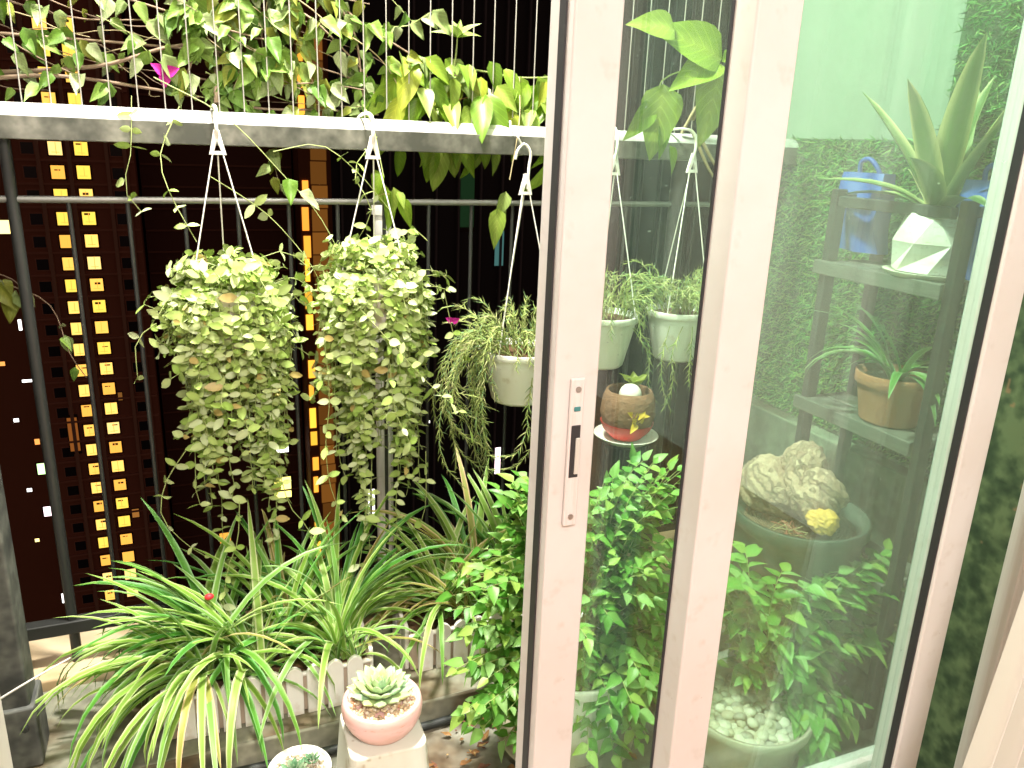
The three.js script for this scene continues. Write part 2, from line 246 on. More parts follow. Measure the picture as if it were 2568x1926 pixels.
// ------------------------------------------------------------------ railing, cable screen, posts
{
  const t = thing('balcony_railing', 'grey metal balcony railing with domed dirty top rail and thin balusters', 'railing', [0.05, 0, -1.72]);
  const s = new THREE.Shape(); s.moveTo(-0.028, 0); s.lineTo(0.024, 0); s.quadraticCurveTo(0.028, 0, 0.028, 0.004); s.lineTo(0.028, 0.038); s.quadraticCurveTo(0.027, 0.046, 0.016, 0.056); s.quadraticCurveTo(0, 0.070, -0.016, 0.056); s.quadraticCurveTo(-0.028, 0.046, -0.028, 0.038); s.lineTo(-0.028, 0);
  let g = new THREE.ExtrudeGeometry(s, { depth: 2.9, bevelEnabled: false, curveSegments: 6 }); g.rotateY(Math.PI / 2); g.translate(-1.45, 1.172, 0);
  // extrusion axis is z: after the turn the profile's x runs along -z
  g.scale(1, 1, -1); g = boxUV(g.toNonIndexed()); { const n = g.attributes.position; const ix = []; for (let i = 0; i < n.count; i += 3) ix.push(i, i + 2, i + 1); g.setIndex(ix); g.computeVertexNormals(); }
  part(t, 'top_rail', g, M.rail); part(t, 'rail_face', boxUV(box(2.9, 0.040, 0.003, 0.0012)), M.grime, [0, 1.1925, 0.0290]);
  part(t, 'middle_rail', new THREE.CylinderGeometry(0.0066, 0.0066, 2.85, 12).rotateZ(Math.PI / 2), M.midBar, [0, 1.066, 0]);
  part(t, 'bottom_rail', box(2.85, 0.03, 0.03), M.bar, [0, 0.17, 0]);
  for (let i = 0; i < 19; i++) { const x = -0.486 + i * 0.1 - 0.05; if (i !== 2) part(t, 'baluster', cyl(0.0042, 0.0042, 0.90, 8), M.bar, [x, 0.617, 0]); }
  for (const x of [-0.276, 1.16]) part(t, 'post', cyl(x < 0 ? 0.0105 : 0.022, x < 0 ? 0.0105 : 0.022, 1.09, 14), M.bar, [x - 0.05, 0.627, 0]);
  const c = thing('cable_screen', 'thin vertical safety cables stretched above the railing', 'cable screen', [0.05, 1.235, -1.735]);
  for (let i = 0; i < 40; i++) part(c, 'cable', cyl(0.0014, 0.0014, 1.36, 6), M.cable, [-0.532 + i * 0.0478 + rr(-0.002, 0.002), 0.68, 0]);
  part(c, 'track', box(2.2, 0.012, 0.012, 0.002), M.cable, [0.2, 1.355, 0]);
  const p = thing('corner_post', 'dark grey weathered steel post at the left edge of the balcony', 'post', [-0.352, 0.06, -1.472]);
  part(p, 'shaft', boxUV(box(0.072, 2.53, 0.072, 0.006)), M.darkPost, [0, 1.27, 0]); part(p, 'base_collar', boxUV(box(0.088, 0.13, 0.088, 0.006)), M.darkPost, [0, 0.065, 0]);
  for (const s2 of [-1, 1]) part(p, 'bolt', cyl(0.006, 0.006, 0.008, 6).rotateX(Math.PI / 2), M.bar, [s2 * 0.025, 0.09, 0.048]);
  const d = thing('drain_pipe', 'white plastic pipe standing outside the railing behind the second hanging plant', 'pipe', [0.46, 0, -1.93]);
  part(d, 'pipe', cyl(0.022, 0.022, 1.0, 20), M.whitePlastic, [0, 0.52, 0]); part(d, 'pipe_cap', lathe([[0, 0.045], [0.018, 0.043], [0.025, 0.036], [0.026, 0], [0.022, 0]], 20), M.whitePlastic, [0, 1.02, 0]); part(d, 'joint', cyl(0.025, 0.025, 0.05, 20), M.whitePlastic, [0, 0.86, 0]);
}

// ------------------------------------------------------------------ sliding door
function doorPanel(label, x0, x1, zf, depth, stileL, stileR, lock) { // zf is the room-side face
  const t = thing('sliding_door_panel', label, 'sliding door', [x0, 0.03, zf]);
  const hgt = 2.24, zc = -depth / 2, W = x1 - x0;
  const st = (x, w, name) => {
    const s = part(t, name, boxUV(box(w, hgt, depth, 0.0035)), M.frame, [x + w / 2, hgt / 2, zc]);
    return s;
  };
  const sl = st(0, stileL, 'left_stile'); const sr = st(W - stileR, stileR, 'right_stile');
  part(sr, 'gasket', box(0.0025, hgt, 0.014, 0.001), M.rubber, [-stileR / 2 - 0.0006, 0, depth / 2 - 0.0125]);
  if (lock) part(sl, 'gasket', box(0.003, hgt, 0.018, 0.001), M.rubber, [-stileL / 2 - 0.0006, 0, 0.006]); else part(sl, 'gasket', box(0.003, hgt, 0.005, 0.001), M.rubber, [-stileL / 2 - 0.0006, 0, -depth / 2 + 0.003]);
  part(sl, 'gasket', box(0.0025, hgt, 0.005, 0.001), M.rubber, [stileL / 2 + 0.001, 0, 0.006]);
  part(t, 'bottom_rail', box(W - stileL - stileR - 0.002, 0.05, depth * 0.9), M.frame, [stileL + (W - stileL - stileR) / 2, 0.028, zc]);
  part(t, 'top_rail', box(W - stileL - stileR - 0.002, 0.07, depth * 0.9), M.frame, [stileL + (W - stileL - stileR) / 2, hgt - 0.045, zc]);
  part(t, 'glass_pane', new THREE.BoxGeometry(W - stileL - stileR + 0.01, hgt - 0.14, 0.006), M.glass, [stileL + (W - stileL - stileR) / 2, hgt / 2, zc]);
  part(t, 'dust_haze_film', boxUV(new THREE.PlaneGeometry(W - stileL - stileR, hgt - 0.14)), M.dustHaze, [stileL + (W - stileL - stileR) / 2, hgt / 2, zc - 0.0045]);  // dusty sheet that also carries the painted reflection haze
  if (lock) {
    const k = part(t, 'lock_plate', box(0.020, 0.205, 0.006, 0.0028), M.frame, [stileL * 0.5, 0.788, 0.003]);
    const sc = std([0.35, 0.33, 0.31], 0.35, { metalness: 0.7 });
    for (const y of [0.088, -0.088]) part(k, 'screw', cyl(0.0038, 0.0038, 0.002, 14).rotateX(Math.PI / 2), sc, [0, y, 0.0036]);
    part(k, 'keyway', box(0.009, 0.006, 0.002, 0.0008), std([0.05, 0.2, 0.2], 0.3), [0, 0.062, 0.0035]);
    part(k, 'finger_pull', box(0.013, 0.072, 0.003, 0.001), M.rubber, [0, 0.004, 0.0026]);
    part(k, 'latch', box(0.006, 0.050, 0.005, 0.001), M.frameSide, [0.003, -0.002, 0.0035]);
  }
  return t;
}
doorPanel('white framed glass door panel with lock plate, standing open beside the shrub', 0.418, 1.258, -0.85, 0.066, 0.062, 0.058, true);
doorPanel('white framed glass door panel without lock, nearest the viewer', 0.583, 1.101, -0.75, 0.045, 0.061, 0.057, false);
{
  const t = thing('door_frame', 'white metal frame round the sliding door opening', 'door frame', [0.5, 0, -0.83]);
  part(t, 'jamb', box(0.045, 2.29, 0.25), M.frame, [-0.76, 1.15, 0]); part(t, 'jamb', box(0.05, 2.29, 0.03), M.frame, [0.713, 1.15, 0.10]);
  part(t, 'jamb_liner', boxUV(new THREE.BoxGeometry(0.04, 2.28, 0.09)), M.liner, [0.713, 1.15, 0.038]);
  part(t, 'head', box(1.38, 0.05, 0.24), M.frame, [-0.02, 2.29, 0]);
  part(t, 'threshold', box(1.38, 0.022, 0.24), M.frameSide, [-0.02, 0.012, 0]); for (const z of [-0.06, 0.05]) part(t, 'track', box(1.38, 0.012, 0.008, 0.001), M.frame, [-0.02, 0.028, z]);
  // curtain gathered at the right
  const c = thing('curtain', 'beige pleated curtain gathered at the right side of the door', 'curtain', [1.2, 0.01, -0.6]);
  const nu = 60, nv = 24, pos = [], idx = [], uv = [];
  for (let j = 0; j <= nv; j++) for (let i = 0; i <= nu; i++) {
    const v = j / nv, y = v * 2.38, u = i / nu, spread = 0.12 + 0.20 * Math.pow(1 - v, 2.2) + 0.05 * v, x = 0.28 - (spread + 0.28 - 0.02) * (1 - u) + 0.02, f = u * Math.PI * 13;
    pos.push(x, y, 0.022 * Math.sin(f) + 0.006 * Math.sin(f * 0.5 + v * 3)); uv.push(u * 0.8, y);
    if (i < nu && j < nv) { const a = j * (nu + 1) + i, b = a + nu + 1; idx.push(a, a + 1, b, b, a + 1, b + 1); }
  }
  const g = new THREE.BufferGeometry(); g.setAttribute('position', new THREE.Float32BufferAttribute(pos, 3)); g.setAttribute('uv', new THREE.Float32BufferAttribute(uv, 2)); g.setIndex(idx); g.computeVertexNormals();
  part(c, 'cloth', g, new THREE.MeshPhysicalMaterial({ color: lin(0.72, 0.70, 0.63), roughness: 1, transmission: 0.45, thickness: 0, side: THREE.DoubleSide, bumpMap: tex(128, (u, v) => 128 + 60 * Math.sin(u * 400) * Math.sin(v * 400), false, [8, 8]), bumpScale: 0.0004 }));
  part(c, 'rod', cyl(0.012, 0.012, 0.9, 12).rotateZ(Math.PI / 2), M.bar, [0.15, 2.4, 0]);
}

// ------------------------------------------------------------------ hanging planters
function hanger(t, hubY, rimY, rimR, n, style, hookTop, hookZ) { // coordinates relative to the pot bottom; hookTop is the height of the rail top
  const wires = M.whitePlastic, off = rr(0, 1);
  if (style === 'eye') part(t, 'hook', tube([[0, hubY + 0.015, 0], [0, hookTop - 0.035, 0.006], [0.002, hookTop - 0.004, -0.008], [0.001, hookTop + 0.006, hookZ * 0.5], [0, hookTop - 0.008, hookZ - 0.028], [0, hookTop - 0.025, hookZ - 0.034]], 0.0035, 0.003, 7), M.whitePlastic);
  else part(t, 'hook', tube([[0.004, hubY, 0], [0.006, hubY + 0.045, 0], [0.008, hubY + 0.075, 0], [-0.006, hubY + 0.092, -0.002], [-0.022, hubY + 0.078, 0], [-0.026, hubY + 0.06, 0]], 0.0034, 0.003, 7), M.whitePlastic),
    part(t, 'rail_loop', tube([[-0.012, hubY + 0.09, -0.002], [-0.026, hubY + 0.11, 0.0], [-0.022, hookTop - 0.01, hookZ * 0.35], [-0.004, hookTop + 0.005, hookZ * 0.8], [0.012, hookTop - 0.02, hookZ - 0.034]], 0.0022, 0.0022, 6), M.whitePlastic);
  const hubS = new THREE.Shape(); hubS.moveTo(-0.004, 0.03); hubS.lineTo(0.004, 0.03); hubS.lineTo(0.014, -0.012); hubS.lineTo(-0.014, -0.012); hubS.closePath(); const hole = new THREE.Path(); hole.moveTo(0, 0.012); hole.lineTo(0.006, -0.006); hole.lineTo(-0.006, -0.006); hole.closePath(); hubS.holes.push(hole);
  part(t, 'hub', new THREE.ExtrudeGeometry(hubS, { depth: 0.005, bevelEnabled: true, bevelSize: 0.001, bevelThickness: 0.001, bevelSegments: 1 }), M.whitePlastic, [0, hubY, -0.0025]);
  for (let k = 0; k < n; k++) { const a = off + k / n * 6.283; part(t, 'wire', tube([[0.01 * Math.cos(a), hubY - 0.01, 0.004 * Math.sin(a)], [rimR * 0.55 * Math.cos(a), (hubY + rimY) / 2, rimR * 0.52 * Math.sin(a)], [rimR * Math.cos(a), rimY, rimR * Math.sin(a)]], 0.0015, 0.0015, 5, 6), wires); }
}
const potGeo = (r, h, rb) => lathe([[0, 0], [rb - 0.006, 0], [rb, 0.006], [r * 0.93, h * 0.72], [r * 0.97, h - 0.016], [r + 0.004, h - 0.015], [r + 0.004, h - 0.002], [r, h], [r - 0.004, h - 0.003], [r - 0.006, h - 0.02], [0, h - 0.022]], 48);

const buttonGeo = [small(0.027, 0.0155, oval, 0.15, 0.12, 4), small(0.023, 0.0125, oval, 0.25, 0.25, 4), small(0.031, 0.0165, oval, 0.1, 0.05, 4)];
const buttonMats = [[0.42, 0.52, 0.18], [0.36, 0.48, 0.13], [0.52, 0.60, 0.32], [0.29, 0.42, 0.09], [0.46, 0.55, 0.23], [0.46, 0.36, 0.12]].map(c => leafMat(c, 0.25, 0.42));
function stringPlant(label, [x, y, z], R, strands, drop, extra) {
  const t = thing('hanging_planter', label, 'hanging plant', [x, y, z], 0, 'hanging planters on the railing');
  const rimY = 0.11, hookTop = 1.238 - y;
  part(t, 'pot', potGeo(0.075, rimY, 0.055), M.whitePlastic);
  hanger(t, hookTop - 0.068, rimY, 0.074, 3, 'eye', hookTop, -1.72 - z);
  const L = [], S = [];
  const addStrand = (pts, step, dens = 1) => {
    const c = new THREE.CatmullRomCurve3(pts), len = c.getLength(), n = Math.max(2, Math.round(len / step));
    S.push(tube(pts, 0.0011, 0.0008, 3, Math.max(4, Math.round(len / 0.035))));
    let roll = rnd() * 6.28;
    for (let i = 1; i <= n; i++) {
      if (rnd() > dens) continue; const p = c.getPointAt(i / n), tg = c.getTangentAt(i / n); roll += 1.2 + rr(-0.5, 0.5);
      const side = V(Math.cos(roll), 0, Math.sin(roll)); side.addScaledVector(tg, -side.dot(tg)).normalize();
      for (const s of [-1, 1]) { const ax = side.clone().multiplyScalar(s).addScaledVector(tg, rr(0.0, 0.45)).add(V(rr(-.3, .3), rr(-.2, .35), rr(-.3, .3))); const nm = V(p.x * 9, 0.55, p.z * 9 + 0.25).add(V(rr(-.55, .55), rr(-.4, .4), rr(-.55, .55))); L.push({ m: orient(p, ax, nm, rr(0.6, 1.12)), g: Math.floor(rnd() * 3), t: rnd() < 0.025 ? 5 : Math.floor(rnd() * 5) }); }
    }
  };
  for (let k = 0; k < strands; k++) {
    const a = rnd() * 6.283, ca = Math.cos(a), sa = Math.sin(a) * 0.82, f = Math.pow(rnd(), 0.5), R1 = R * (0.45 + 0.55 * f), len = drop * (0.25 + 0.75 * Math.pow(rnd(), 0.8)) * (1.12 - 0.42 * f) * (1 + 0.22 * Math.sin(a * 2 + 1) + 0.15 * Math.sin(a * 7)), r0 = rr(0.02, 0.065), taper = rr(0.015, 0.065);
    const pts = [V(ca * r0, rimY - 0.01, sa * r0), V(ca * R1 * 0.55, rimY + rr(0.0, 0.04), sa * R1 * 0.55), V(ca * R1, rimY - 0.03 - 0.07 * f * f, sa * R1)]; let px = ca * R1, pz = sa * R1, py = rimY - 0.03 - 0.07 * f * f;
    while (py > rimY - 0.03 - len) { py -= 0.04; px = px * (1 - taper) + rr(-0.007, 0.007) + 0.0012; pz = pz * (1 - taper) + rr(-0.007, 0.007); pts.push(V(px, py, pz)); }
    addStrand(pts, rr(0.022, 0.03), 0.93);
  }
  for (let k = 0; k < 60; k++) { const a = rnd() * 6.283, ca = Math.cos(a), sa = Math.sin(a) * 0.85, q = rr(0.08, 0.115), l = rr(0.04, 0.16); addStrand([V(ca * 0.06, rimY, sa * 0.06), V(ca * q, rimY - 0.005, sa * q), V(ca * (q + 0.01), rimY - l * 0.5, sa * (q + 0.01)), V(ca * q + rr(-.02, .02), rimY - l, sa * q)], 0.02); }
  for (let k = 0; k < 52; k++) { const a = rnd() * 6.283, r0 = Math.sqrt(rnd()) * 0.07; addStrand([V(Math.cos(a) * r0, rimY - 0.01, Math.sin(a) * r0), V(Math.cos(a) * (r0 + 0.01), rimY + 0.03, Math.sin(a) * (r0 + 0.01)), V(Math.cos(a) * (r0 + 0.025) + rr(-.02, .02), rimY + rr(0.03, 0.05) + 0.055 * (1 - r0 / 0.07) * rnd(), Math.sin(a) * (r0 + 0.025))], 0.015); }
  for (let k = 0; k < 44; k++) { const a = rnd() * 6.283, ca = Math.cos(a), sa = Math.sin(a) * 0.85, y0 = rimY + 0.02 - rnd() * drop * 0.7, q = R * (1 - 0.5 * (rimY - y0) / drop) * 0.85, l = rr(0.03, 0.075); addStrand([V(ca * q * 0.7, y0, sa * q * 0.7), V(ca * (q + l * 0.5), y0 + rr(0.0, 0.02), sa * (q + l * 0.5)), V(ca * (q + l), y0 + rr(-0.03, 0.015), sa * (q + l))], 0.022, 0.9); }
  for (const e of extra) addStrand(e.map(p => V(p[0] - x, p[1] - y, p[2] - z)), 0.034, 0.8);
  merged(t, 'trailing_stems', S, M.greenStem);
  foliage(t, 'leaf', L, buttonGeo, buttonMats);
  return t;
}
stringPlant('hanging plant with a long curtain of small pale oval leaves, left of the two', [0.078, 0.80, -1.605], 0.116, 74, 0.48, [
  [[-0.02, 0.6, -1.57], [-0.06, 0.54, -1.57], [-0.075, 0.47, -1.57], [-0.05, 0.42, -1.57], [0.0, 0.36, -1.58], [0.06, 0.33, -1.58], [0.03, 0.27, -1.58]],
  [[-0.05, 0.86, -1.55], [-0.085, 0.83, -1.55], [-0.09, 0.76, -1.55]], [[0.02, 1.24, -1.68], [-0.02, 1.15, -1.64], [-0.01, 1.09, -1.62], [0.03, 1.0, -1.6]],
  [[-0.06, 1.255, -1.7], [-0.07, 1.15, -1.66], [-0.085, 1.09, -1.65], [-0.06, 1.05, -1.65]], [[0.06, 1.12, -1.6], [0.12, 1.08, -1.62], [0.17, 1.04, -1.64], [0.24, 0.95, -1.62], [0.27, 0.88, -1.62]],
  [[0.15, 0.55, -1.55], [0.17, 0.46, -1.55], [0.2, 0.41, -1.56], [0.22, 0.36, -1.56]], [[0.07, 0.5, -1.52], [0.06, 0.41, -1.52], [0.04, 0.36, -1.52], [0.02, 0.24, -1.52]], [[0.12, 0.96, -1.6], [0.19, 0.98, -1.6], [0.23, 0.95, -1.6]]]);
stringPlant('hanging plant with dense trailing oval leaves, in front of the white pipe', [0.365, 0.825, -1.605], 0.116, 78, 0.50, [
  [[0.38, 1.2, -1.63], [0.33, 1.13, -1.62], [0.36, 1.06, -1.6], [0.33, 1.0, -1.6]], [[0.18, 1.165, -1.64], [0.27, 1.18, -1.64], [0.34, 1.13, -1.63], [0.4, 1.06, -1.62]],
  [[0.47, 1.0, -1.58], [0.43, 1.03, -1.58], [0.44, 0.96, -1.58]], [[0.28, 0.92, -1.5], [0.38, 0.8, -1.47], [0.45, 0.72, -1.47], [0.52, 0.65, -1.5], [0.55, 0.6, -1.52]],
  [[0.36, 0.78, -1.46], [0.37, 0.68, -1.46], [0.4, 0.61, -1.46]], [[0.24, 0.86, -1.5], [0.25, 0.7, -1.51], [0.24, 0.6, -1.51], [0.25, 0.5, -1.52], [0.27, 0.44, -1.52]], [[0.33, 0.45, -1.55], [0.32, 0.36, -1.55], [0.31, 0.3, -1.55]], [[0.5, 0.9, -1.56], [0.53, 0.78, -1.56], [0.56, 0.72, -1.56]], [[0.46, 0.55, -1.55], [0.46, 0.42, -1.55], [0.45, 0.38, -1.55]]]);

const needleGeo = (() => { const g = new THREE.ConeGeometry(0.0015, 0.023, 4, 2); g.translate(0, 0.0115, 0); const p = g.attributes.position; for (let i = 0; i < p.count; i++) { const t = p.getY(i) / 0.023; p.setZ(i, p.getZ(i) + 0.005 * t * t); } const c = new Float32Array(p.count * 3).fill(1); g.setAttribute('color', new THREE.BufferAttribute(c, 3)); g.computeVertexNormals(); return g; })();
const needleMats = [[0.30, 0.38, 0.10], [0.36, 0.42, 0.13], [0.24, 0.34, 0.09], [0.40, 0.42, 0.18], [0.20, 0.33, 0.13]].map(c => leafMat(c, 0.15, 0.6));
function needlePlant(label, [x, y, z], r, hubY, style, stems, trail) {
  const t = thing('hanging_planter', label, 'hanging plant', [x, y, z], 0, 'hanging planters on the railing');
  const rimY = 0.125, hookTop = 1.238 - y;
  part(t, 'pot', potGeo(r, rimY, r * 0.68), std([0.78, 0.80, 0.73], 0.42, { map: stainTex }));
  part(t, 'soil', lathe([[0, 0.012], [r * 0.5, 0.008], [r - 0.006, 0]], 24), M.soil, [0, rimY - 0.014, 0]);
  hanger(t, hubY - y, rimY, r, 3, style, hookTop, -1.72 - z);
  const L = [], S = [];
  const stem = pts => {
    const c = new THREE.CatmullRomCurve3(pts), n = Math.round(c.getLength() / 0.0052); S.push(tube(pts, 0.0013, 0.0009, 3, 8));
    for (let i = 1; i <= n; i++) { const q = i / n; if (q < 0.12) continue; const p = c.getPointAt(q), tg = c.getTangentAt(q), a = i * 2.4 + rnd(); const s = V(Math.cos(a), rr(-.3, .3), Math.sin(a)); s.addScaledVector(tg, -s.dot(tg)).normalize(); L.push({ m: orient(p, s.clone().multiplyScalar(0.8).addScaledVector(tg, 0.75), tg, rr(0.7, 1.25) * (1.1 - 0.35 * q)), g: 0, t: Math.floor(rnd() * 5) }); }
  };
  for (let k = 0; k < stems; k++) {
    const a = rnd() * 6.283, ca = Math.cos(a), sa = Math.sin(a), r0 = Math.sqrt(rnd()) * r * 0.8, out = rr(0.02, 0.085), h = rr(0.03, 0.11), fall = rnd() < 0.45 ? rr(0.02, 0.12) : 0;
    stem([V(ca * r0, rimY - 0.01, sa * r0), V(ca * (r0 + out * 0.4), rimY + h * 0.7, sa * (r0 + out * 0.4)), V(ca * (r0 + out), rimY + h - fall * 0.4, sa * (r0 + out)), V(ca * (r0 + out * 1.5), rimY + h * 0.9 - fall, sa * (r0 + out * 1.5))]);
  }
  for (const e of trail) stem(e.map(p => V(p[0] - x, p[1] - y, p[2] - z)));
  merged(t, 'trailing_stems', S, M.greenStem);
  foliage(t, 'leaf', L, [needleGeo], needleMats, 0, 'needle_leaves');
  return t;
}
{
  const tr = []; for (let k = 0; k < 26; k++) { const d = rr(0.04, 0.30), w = rr(0.05, 0.17), z = -1.605 + rr(-0.03, 0.06); tr.push([[0.655, 0.75, z], [0.655 - w * 0.6, 0.75 + rr(0, 0.06), z + 0.01], [0.655 - w, 0.74 - d * 0.4, z + 0.02], [0.655 - w * rr(0.6, 1.0), 0.73 - d * 0.75, z + 0.02], [0.655 - w * rr(0.3, 0.9), 0.73 - d, z + 0.02]]); }
  tr.push([[0.7, 0.73, -1.53], [0.685, 0.6, -1.52], [0.7, 0.55, -1.52], [0.66, 0.50, -1.52], [0.6, 0.50, -1.52]], [[0.69, 0.6, -1.52], [0.66, 0.53, -1.52], [0.61, 0.53, -1.52]]);
  needlePlant('white hanging pot with spiky needle leaved plant trailing on its left, beside the door', [0.695, 0.630, -1.605], 0.088, 1.105, 'swivel', 62, tr);
}
needlePlant('pale hanging pot half hidden by the open door stile, needle leaved plant', [0.905, 0.70, -1.6], 0.078, 1.15, 'eye', 40, [[[0.95, 0.8, -1.54], [0.99, 0.74, -1.53], [1.0, 0.66, -1.53], [1.02, 0.62, -1.53]], [[0.96, 0.8, -1.56], [1.0, 0.76, -1.55], [1.01, 0.7, -1.55], [0.99, 0.66, -1.55]]]);
needlePlant('pale hanging pot with needle leaved plant seen through the gap between door stiles', [1.11, 0.702, -1.6], 0.074, 1.16, 'eye', 60, [[[1.08, 0.8, -1.53], [1.05, 0.74, -1.52], [1.06, 0.66, -1.52], [1.04, 0.6, -1.52]], [[1.05, 0.8, -1.54], [1.03, 0.73, -1.53], [1.04, 0.65, -1.53], [1.07, 0.59, -1.53]], [[1.12, 0.8, -1.52], [1.13, 0.73, -1.51], [1.15, 0.66, -1.52], [1.17, 0.63, -1.52]], [[1.1, 0.8, -1.52], [1.1, 0.72, -1.515], [1.11, 0.65, -1.52], [1.15, 0.61, -1.52]]]);

// ------------------------------------------------------------------ flowering vine and broad leaved vine on the cables
veinTex = tex(128, (u, v) => { const x = Math.abs(u - 0.5) * 2, k = Math.abs(((v * 7 - x * 2.2) % 1 + 1) % 1 - 0.5) * 2, m = fbm(u, v, 8, 4, 71); return mixc([206, 208, 200], [255, 255, 250], (k > 0.86 ? 0.9 : 0.15) + m * 0.55); });
const vineGeo = [leafGeo(0.042, 0.025, ovate, { droop: 0.3, fold: 0.45, wave: 0.02 }), leafGeo(0.05, 0.029, ovate, { droop: 0.1, fold: 0.7, wave: 0.04 }), leafGeo(0.033, 0.021, ovate, { droop: 0.5, fold: 0.3, wave: 0.03 })];
const vineMats = [[0.15, 0.29, 0.035], [0.22, 0.36, 0.06], [0.34, 0.45, 0.17], [0.11, 0.22, 0.03], [0.25, 0.38, 0.08], [0.44, 0.52, 0.27], [0.30, 0.34, 0.05]].map(c => leafMat(c, 0.35, 0.5));
{
  const t = thing('flowering_vine', 'woody flowering vine with heart shaped leaves twining through the cables', 'vine', [0.1, 1.24, -1.77]);
  const L = [], B = [];
  const branch = (pts, r, leaves, mat = M.bark) => {
    const P3 = pts.map(p => V(p[0] - 0.1, p[1] - 1.24, (p[2] ?? rr(-1.8, -1.75)) + 1.77)); part(t, 'branch', tube(P3, r, r * 0.55, 6), mat);
    const c = new THREE.CatmullRomCurve3(P3);
    for (let i = 0; i < leaves; i++) { const p = c.getPointAt(rr(0.02, 1)); const ax = V(rr(-.6, .6), rr(-1, -0.15), rr(-.3, .55)); const st = p.clone().add(V(rr(-.012, .012), rr(-.008, .012), rr(0, .015))); L.push({ m: orient(st, ax, V(rr(-.8, .8), rr(-.1, .7), 1), rr(0.65, 1.25)), g: Math.floor(rnd() * 3), t: Math.floor(rnd() * 7) }); }
  };
  branch([[-0.42, 1.275], [-0.25, 1.29], [-0.1, 1.31], [0.0, 1.345], [0.06, 1.36]], 0.0055, 10); branch([[-0.42, 1.25], [-0.2, 1.285], [-0.05, 1.275], [0.06, 1.262]], 0.005, 4);
  branch([[-0.40, 1.355], [-0.25, 1.35], [-0.05, 1.352], [0.12, 1.348], [0.28, 1.335], [0.42, 1.30]], 0.003, 32); branch([[-0.4, 1.475], [-0.2, 1.455], [-0.05, 1.43], [0.1, 1.39], [0.22, 1.37]], 0.003, 22);
  branch([[0.09, 1.25], [0.095, 1.31], [0.11, 1.40], [0.16, 1.46], [0.24, 1.5]], 0.006, 26); branch([[0.02, 1.26], [0.05, 1.33], [0.06, 1.41], [0.02, 1.5]], 0.0032, 26);
  branch([[0.10, 1.49], [0.2, 1.465], [0.28, 1.42], [0.34, 1.37], [0.42, 1.30], [0.47, 1.26]], 0.003, 34); branch([[0.3, 1.5], [0.36, 1.44], [0.44, 1.39], [0.55, 1.34], [0.62, 1.33]], 0.0026, 26);
  branch([[0.28, 1.52], [0.33, 1.46], [0.37, 1.4], [0.38, 1.33], [0.385, 1.26]], 0.0034, 18); branch([[-0.3, 1.42], [-0.15, 1.39], [0.0, 1.40], [0.18, 1.42], [0.35, 1.41]], 0.002, 26);
  branch([[0.05, 1.3], [0.15, 1.285], [0.28, 1.3], [0.4, 1.29], [0.47, 1.275]], 0.0022, 30); branch([[-0.35, 1.44], [-0.28, 1.36], [-0.18, 1.30], [-0.08, 1.27]], 0.002, 8);
  branch([[0.42, 1.42], [0.49, 1.43], [0.52, 1.45], [0.53, 1.455]], 0.0016, 7, M.greenStem); branch([[0.22, 1.5], [0.26, 1.38], [0.28, 1.30], [0.3, 1.26]], 0.002, 22); branch([[0.12, 1.25], [0.2, 1.245], [0.3, 1.25], [0.42, 1.245]], 0.003, 14);
  branch([[0.44, 1.27], [0.5, 1.265], [0.58, 1.28], [0.66, 1.30], [0.8, 1.32]], 0.0016, 14, std([0.4, 0.16, 0.12], 0.7)); branch([[-0.33, 1.5], [-0.2, 1.48], [0, 1.49], [0.2, 1.48], [0.4, 1.46]], 0.002, 46);
  branch([[-0.42, 0.95], [-0.36, 0.93], [-0.3, 0.91], [-0.27, 0.86]], 0.0016, 7); branch([[-0.35, 0.92], [-0.25, 0.86], [-0.22, 0.76], [-0.2, 0.7]], 0.0016, 7); branch([[0.19, 1.16], [0.2, 1.12], [0.21, 1.08]], 0.0016, 7);
  branch([[-0.02, 1.29, -1.71], [0.1, 1.225, -1.675], [0.2, 1.12, -1.66], [0.26, 1.05, -1.65], [0.31, 0.95, -1.63]], 0.0013, 4, M.greenStem);
  for (let k = 0; k < 22; k++) { let x = rr(-0.35, 0.3), y = rr(1.3, 1.52), z = rr(-1.82, -1.74), dx = rr(0.02, 0.05), dy = rr(-0.03, 0.01); const pts = []; for (let i = 0; i < 7; i++) { pts.push([x, Math.max(1.26, y), z]); x += dx; y += dy; dx += rr(-0.02, 0.02); dy += rr(-0.015, 0.013); z += rr(-0.01, 0.01); } branch(pts, rr(0.0008, 0.0018), 3, pick([M.twig, M.bark, M.greenStem])); }
  for (let k = 0; k < 5; k++) branch([[rr(-0.1, 0.2), rr(1.38, 1.5)], [rr(0.05, 0.25), rr(1.3, 1.4)], [rr(0.1, 0.35), rr(1.26, 1.36)]], 0.0013, 22, M.twig);
  // stems that hang below the rail
  foliage(t, 'leaf', L, vineGeo, vineMats);
  const bract = leafGeo(0.03, 0.026, ovate, { droop: 0.2, fold: 0.3, mid: [1, 1, 1], edge: [1, 1, 1] }), mg = leafMat([0.62, 0.02, 0.36], 0.35, 0.6);
  for (const [x, y, z, n] of [[-0.0, 1.300, -1.745, 3], [0.515, 0.835, -1.55, 2]]) for (let k = 0; k < n; k++) { const m = part(t, 'flower_bract', bract, mg); orient(V(x - 0.1, y - 1.24, z + 1.77), V(Math.cos(k * 2.1 + 0.4), Math.sin(k * 2.1 + 0.4), 0.4), V(0.2, 0.2, 1), n === 2 ? 0.6 : 0.95).decompose(m.position, m.quaternion, m.scale); }
}
